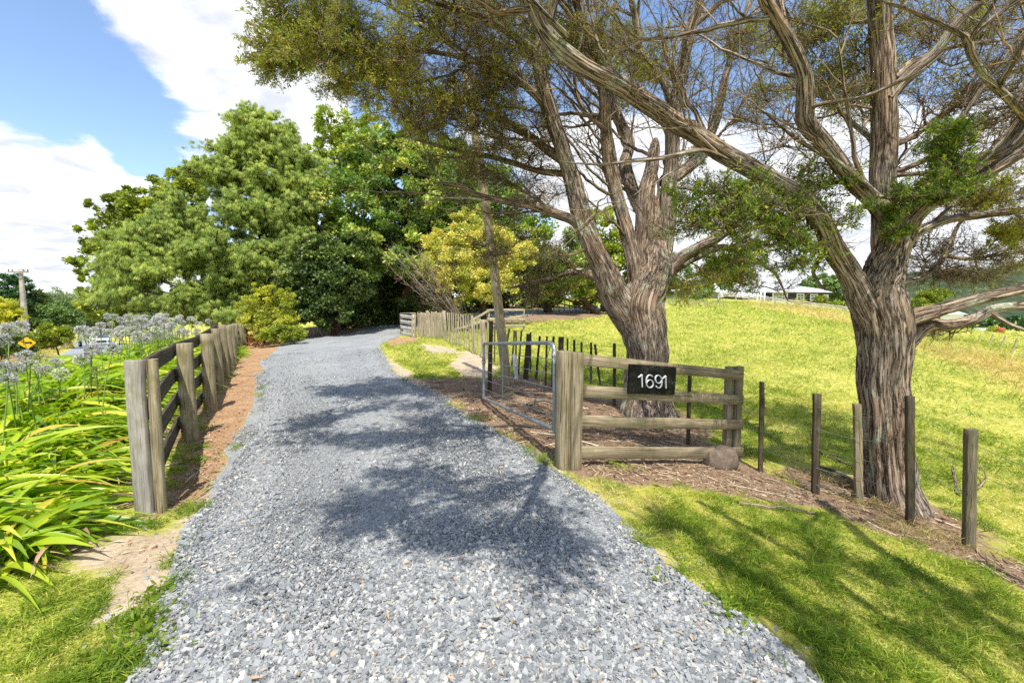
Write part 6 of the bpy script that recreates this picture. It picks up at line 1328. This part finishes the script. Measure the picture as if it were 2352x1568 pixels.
for k, q in enumerate((IN[0], IN[3])):
    far = at(330 + k * 20, 684, 120) + [k * 2, 0, 0]; near = at(-260, 500, 30); n = 30; t = np.linspace(0, 1, n)[:, None]; P = q * (1 - t) + far * t; P[:, 2] -= 1.2 * (4 * t * (1 - t))[:, 0]; P2 = (q * (1 - t) + near * t)[::-1]; P2[:, 2] -= .4 * (4 * t * (1 - t))[::-1][:, 0]
    P = np.vstack([P2[:-1], P]); g = G(); V_, Q_, L_ = tubes(P[None], np.full((1, len(P)), .011), 4); g.add(V_, Q_, None, L_); g.build('power_line', M['wire'], pp)

sc_ = at(62, 787.5, 24); sb = on(sc_[0], sc_[1]); sg = thing('warning_sign', 'yellow diamond road sign with a black stock animal beside the road', 'road sign', sb)
g = G(); sweep(g, line([sc_[0], sc_[1] + .05, sb[2] - .2], [sc_[0], sc_[1] + .05, sc_[2] + .2], 6), circ(.03, 10), (0, 1, 0)); g.build('sign_post', M['galv'], sg)
fc = unit((EYE - sc_)[None] * [1, 1, 0])[0]; rt2 = np.array([-fc[1], fc[0], 0]); H_ = .34
def sp(a, b, d=0): return sc_ + rt2 * a + Z * b + fc * d
quadmesh('sign_panel', [sp(-H_, 0), sp(0, -H_ * .93), sp(H_, 0), sp(0, H_ * .93)], 'yellow', sg, -fc * .012)
cow = np.array([(-.22, .06), (-.21, .10), (-.15, .10), (-.10, .065), (0, .055), (.13, .06), (.175, .05), (.195, -.02), (.185, -.09), (.165, -.09), (.16, -.02), (.14, -.03), (.135, -.09), (.115, -.09), (.11, -.02), (0, -.035), (-.06, -.03), (-.065, -.09), (-.085, -.09), (-.09, -.02), (-.105, -.03), (-.115, -.09), (-.135, -.09), (-.135, .01), (-.165, .05)])
g = G(); P = np.array([sp(a, b, .004) for a, b in cow]); P = np.vstack([P, P + fc * .003]); n = len(cow); g.add(P, [np.array([list(range(n, 2 * n))]), np.array([list(range(n - 1, -1, -1))]), np.stack([np.arange(n), np.roll(np.arange(n), -1), np.roll(np.arange(n), -1) + n, np.arange(n) + n], -1)]); g.build('animal_symbol', M['black'], sg, smooth=False)

tc_ = at(234, 799, 58); tb = on(tc_[0], tc_[1], .1); tk = thing('light_truck', 'white light truck with a dark windscreen coming along the road', 'truck', tb)
fd_ = unit((EYE - tb)[None] * [1, 1, 0])[0]; fd_ = unit(np.array([[fd_[0] * math.cos(.25) - fd_[1] * math.sin(.25), fd_[0] * math.sin(.25) + fd_[1] * math.cos(.25), 0]]))[0]; rd = np.array([-fd_[1], fd_[0], 0])
def tp_(f, r, z): return tb + fd_ * f + rd * r + Z * z
def tbox(name, f0, f1, r0, r1, z0, z1, mat, par=None, taper=0):
    g = G(); P = np.array([tp_(f0, r0, z0), tp_(f0, r1, z0), tp_(f1, r1, z0), tp_(f1, r0, z0), tp_(f0, r0 + taper, z1), tp_(f0, r1 - taper, z1), tp_(f1 - taper * 3, r1 - taper, z1), tp_(f1 - taper * 3, r0 + taper, z1)])
    g.add(P, np.array([(3, 2, 1, 0), (4, 5, 6, 7), (0, 1, 5, 4), (1, 2, 6, 5), (2, 3, 7, 6), (3, 0, 4, 7)])); o = g.build(name, M[mat], tk, smooth=False); return o
tbox('cab', -1.8, 0, -.95, .95, .4, 1.3, 'white'); tbox('cab_roof', -1.7, -.1, -.92, .92, 1.3, 2.05, 'white', taper=.12); 
g = G(); P = np.array([tp_(-.055, -.78, 1.34), tp_(-.055, .78, 1.34), tp_(-.40, .7, 1.98), tp_(-.40, -.7, 1.98)]) + fd_ * .03; g.add(P, np.array([[0, 1, 2, 3]])); g.build('windscreen', M['glass'], tk, smooth=False)
tbox('bumper', 0, .1, -.95, .95, .35, .6, 'galv'); tbox('grille', 0, .04, -.5, .5, .75, 1.0, 'black')
for s in (-1, 1): tbox('headlight', 0, .05, s * .75 - .14, s * .75 + .14, .78, .98, 'glass')
tbox('tray', -5.6, -1.95, -1.05, 1.05, .8, 1.1, 'galv'); tbox('crate_frame', -5.4, -2.1, -1.0, 1.0, 1.1, 2.5, 'grey')
for f in (-.8, -4.6):
    for s in (-1, 1):
        g = G(); a = tp_(f, s * .98, .38); sweep(g, [a - rd * .11, a + rd * .11], circ(.38, 18), Z); w_ = g.build('wheel', M['rubber'], tk)
        g = G(); a = tp_(f, s * 1.0, .38); sweep(g, [a - rd * .1, a + rd * .1], circ(.2, 14), Z); r_ = g.build('rim', M['galv'], w_); r_.location = (0, 0, 0)
SKYTINT = (1.75, 1.75, 1.78, 1); EXPO = .55
# ---------------------------------------------------------------- camera, sun, sky
cam = bpy.data.cameras.new('camera'); co = bpy.data.objects.new('camera', cam); COL.objects.link(co)
co.location = EYE; co.rotation_euler = (math.pi / 2 - PITCH, 0, 0); cam.sensor_width = 36; cam.lens = 16; cam.clip_start = .05; cam.clip_end = 6000
SC.camera = co
sl = bpy.data.lights.new('sun', 'SUN'); sl.energy = 4.6; sl.angle = math.radians(.5); sl.color = (1, .955, .88)
so_ = bpy.data.objects.new('sun', sl); COL.objects.link(so_); so_.location = (0, 0, 30)
import mathutils
so_.rotation_euler = mathutils.Vector(SUN).to_track_quat('Z', 'Y').to_euler()
W = bpy.data.worlds.new('World'); SC.world = W; W.use_nodes = True; nt = W.node_tree; nt.nodes.clear()
class WN(N):
    def __init__(s, t): s.t = t
wn = WN(nt); wo = nt.nodes.new('ShaderNodeOutputWorld'); bg = nt.nodes.new('ShaderNodeBackground'); nt.links.new(bg.outputs[0], wo.inputs[0])
sky = nt.nodes.new('ShaderNodeTexSky'); sky.sky_type = 'NISHITA'; sky.sun_disc = False; sky.sun_elevation = EL
sky.sun_rotation = math.atan2(SUN[0], SUN[1]); sky.air_density = 1.0; sky.dust_density = .6; sky.ozone_density = 2.0; sky.altitude = 50
tc = nt.nodes.new('ShaderNodeTexCoord').outputs['Generated']
sx = nt.nodes.new('ShaderNodeSeparateXYZ'); nt.links.new(tc, sx.inputs[0])
zc = wn.math('MAXIMUM', wn.math('ADD', sx.outputs[2], .14), .05)
cx = nt.nodes.new('ShaderNodeCombineXYZ'); wn._set(cx.inputs[0], wn.math('DIVIDE', sx.outputs[0], zc)); wn._set(cx.inputs[1], wn.math('DIVIDE', sx.outputs[1], zc)); cx.inputs[2].default_value = .7
cv = cx.outputs[0]
n1 = wn.noise(wn.map(cv, (1, 1, 1), (3.1, 1.2, 0)), 1.5, 10, .62, .4)
nb_ = wn.noise(wn.map(cv, (1, 1, 1), (7.1, 2.2, 0)), 4.5, 8, .6, .3)
dens = wn.math('ADD', wn.math('MULTIPLY', n1, .75), wn.math('MULTIPLY', nb_, .42)); dens = wn.math('SUBTRACT', dens, .05)
def lobe(u, v, width, amp):
    d = unit(ray(u, v)); vm = nt.nodes.new('ShaderNodeVectorMath'); vm.operation = 'DOT_PRODUCT'; wn._set(vm.inputs[0], tc); vm.inputs[1].default_value = tuple(d)
    c0 = math.cos(math.radians(width)); return wn.math('MULTIPLY', wn.step(vm.outputs['Value'], c0, 1.0), amp)
for L_ in ((0, 0, 16, -.2), (120, 180, 15, -.17), (300, 260, 9, -.1), (330, 20, 9, .24), (480, 90, 9, .2), (620, 200, 9, .18), (130, 400, 10, .2), (30, 480, 12, .18), (250, 480, 8, .14), (430, 300, 5, .22), (680, 270, 6, .2),
           (330, 350, 3, -.2), (1000, 60, 12, -.12), (1400, 150, 12, -.1), (1750, 120, 14, -.22), (1420, 420, 14, .22), (1750, 420, 12, .2), (2100, 150, 8, -.08), (2300, 120, 9, -.2), (2200, 330, 14, .22), (2000, 600, 16, .28), (60, 640, 10, .12), (200, 580, 8, .1)):
    dens = wn.math('ADD', dens, lobe(*L_))
cm = wn.step(dens, .5, .66)
n2 = wn.noise(wn.map(cv, (1, 1, 1), (3.16, 1.28, .04)), 4.4, 8, .6, .3)
shade = wn.step(wn.math('ADD', wn.math('MULTIPLY', dens, .15), wn.math('MULTIPLY', n2, .85)), .44, .72)
ccol = wn.mix(shade, (9.0, 9.05, 9.2, 1), (5.7, 6.0, 6.6, 1))
skyb = wn.mix(1.0, sky.outputs[0], SKYTINT, 'MULTIPLY')
low = wn.step(sx.outputs[2], .0, .22)
skyb = wn.mix(wn.math('MULTIPLY', wn.math('SUBTRACT', 1, low), .35), skyb, (6.2, 6.8, 7.8, 1))
nt.links.new(wn.mix(cm, skyb, ccol), bg.inputs[0]); bg.inputs[1].default_value = .1
SC.view_settings.view_transform = 'Standard'; SC.view_settings.look = 'None'; SC.view_settings.gamma = 1; SC.view_settings.exposure = EXPO
SC.cycles.max_bounces = 6; SC.cycles.diffuse_bounces = 3; SC.cycles.glossy_bounces = 2; SC.cycles.transmission_bounces = 3; SC.cycles.transparent_max_bounces = 4
SC.cycles.use_denoising = False; SC.cycles.sample_clamp_indirect = 6
SC.render.use_persistent_data = False
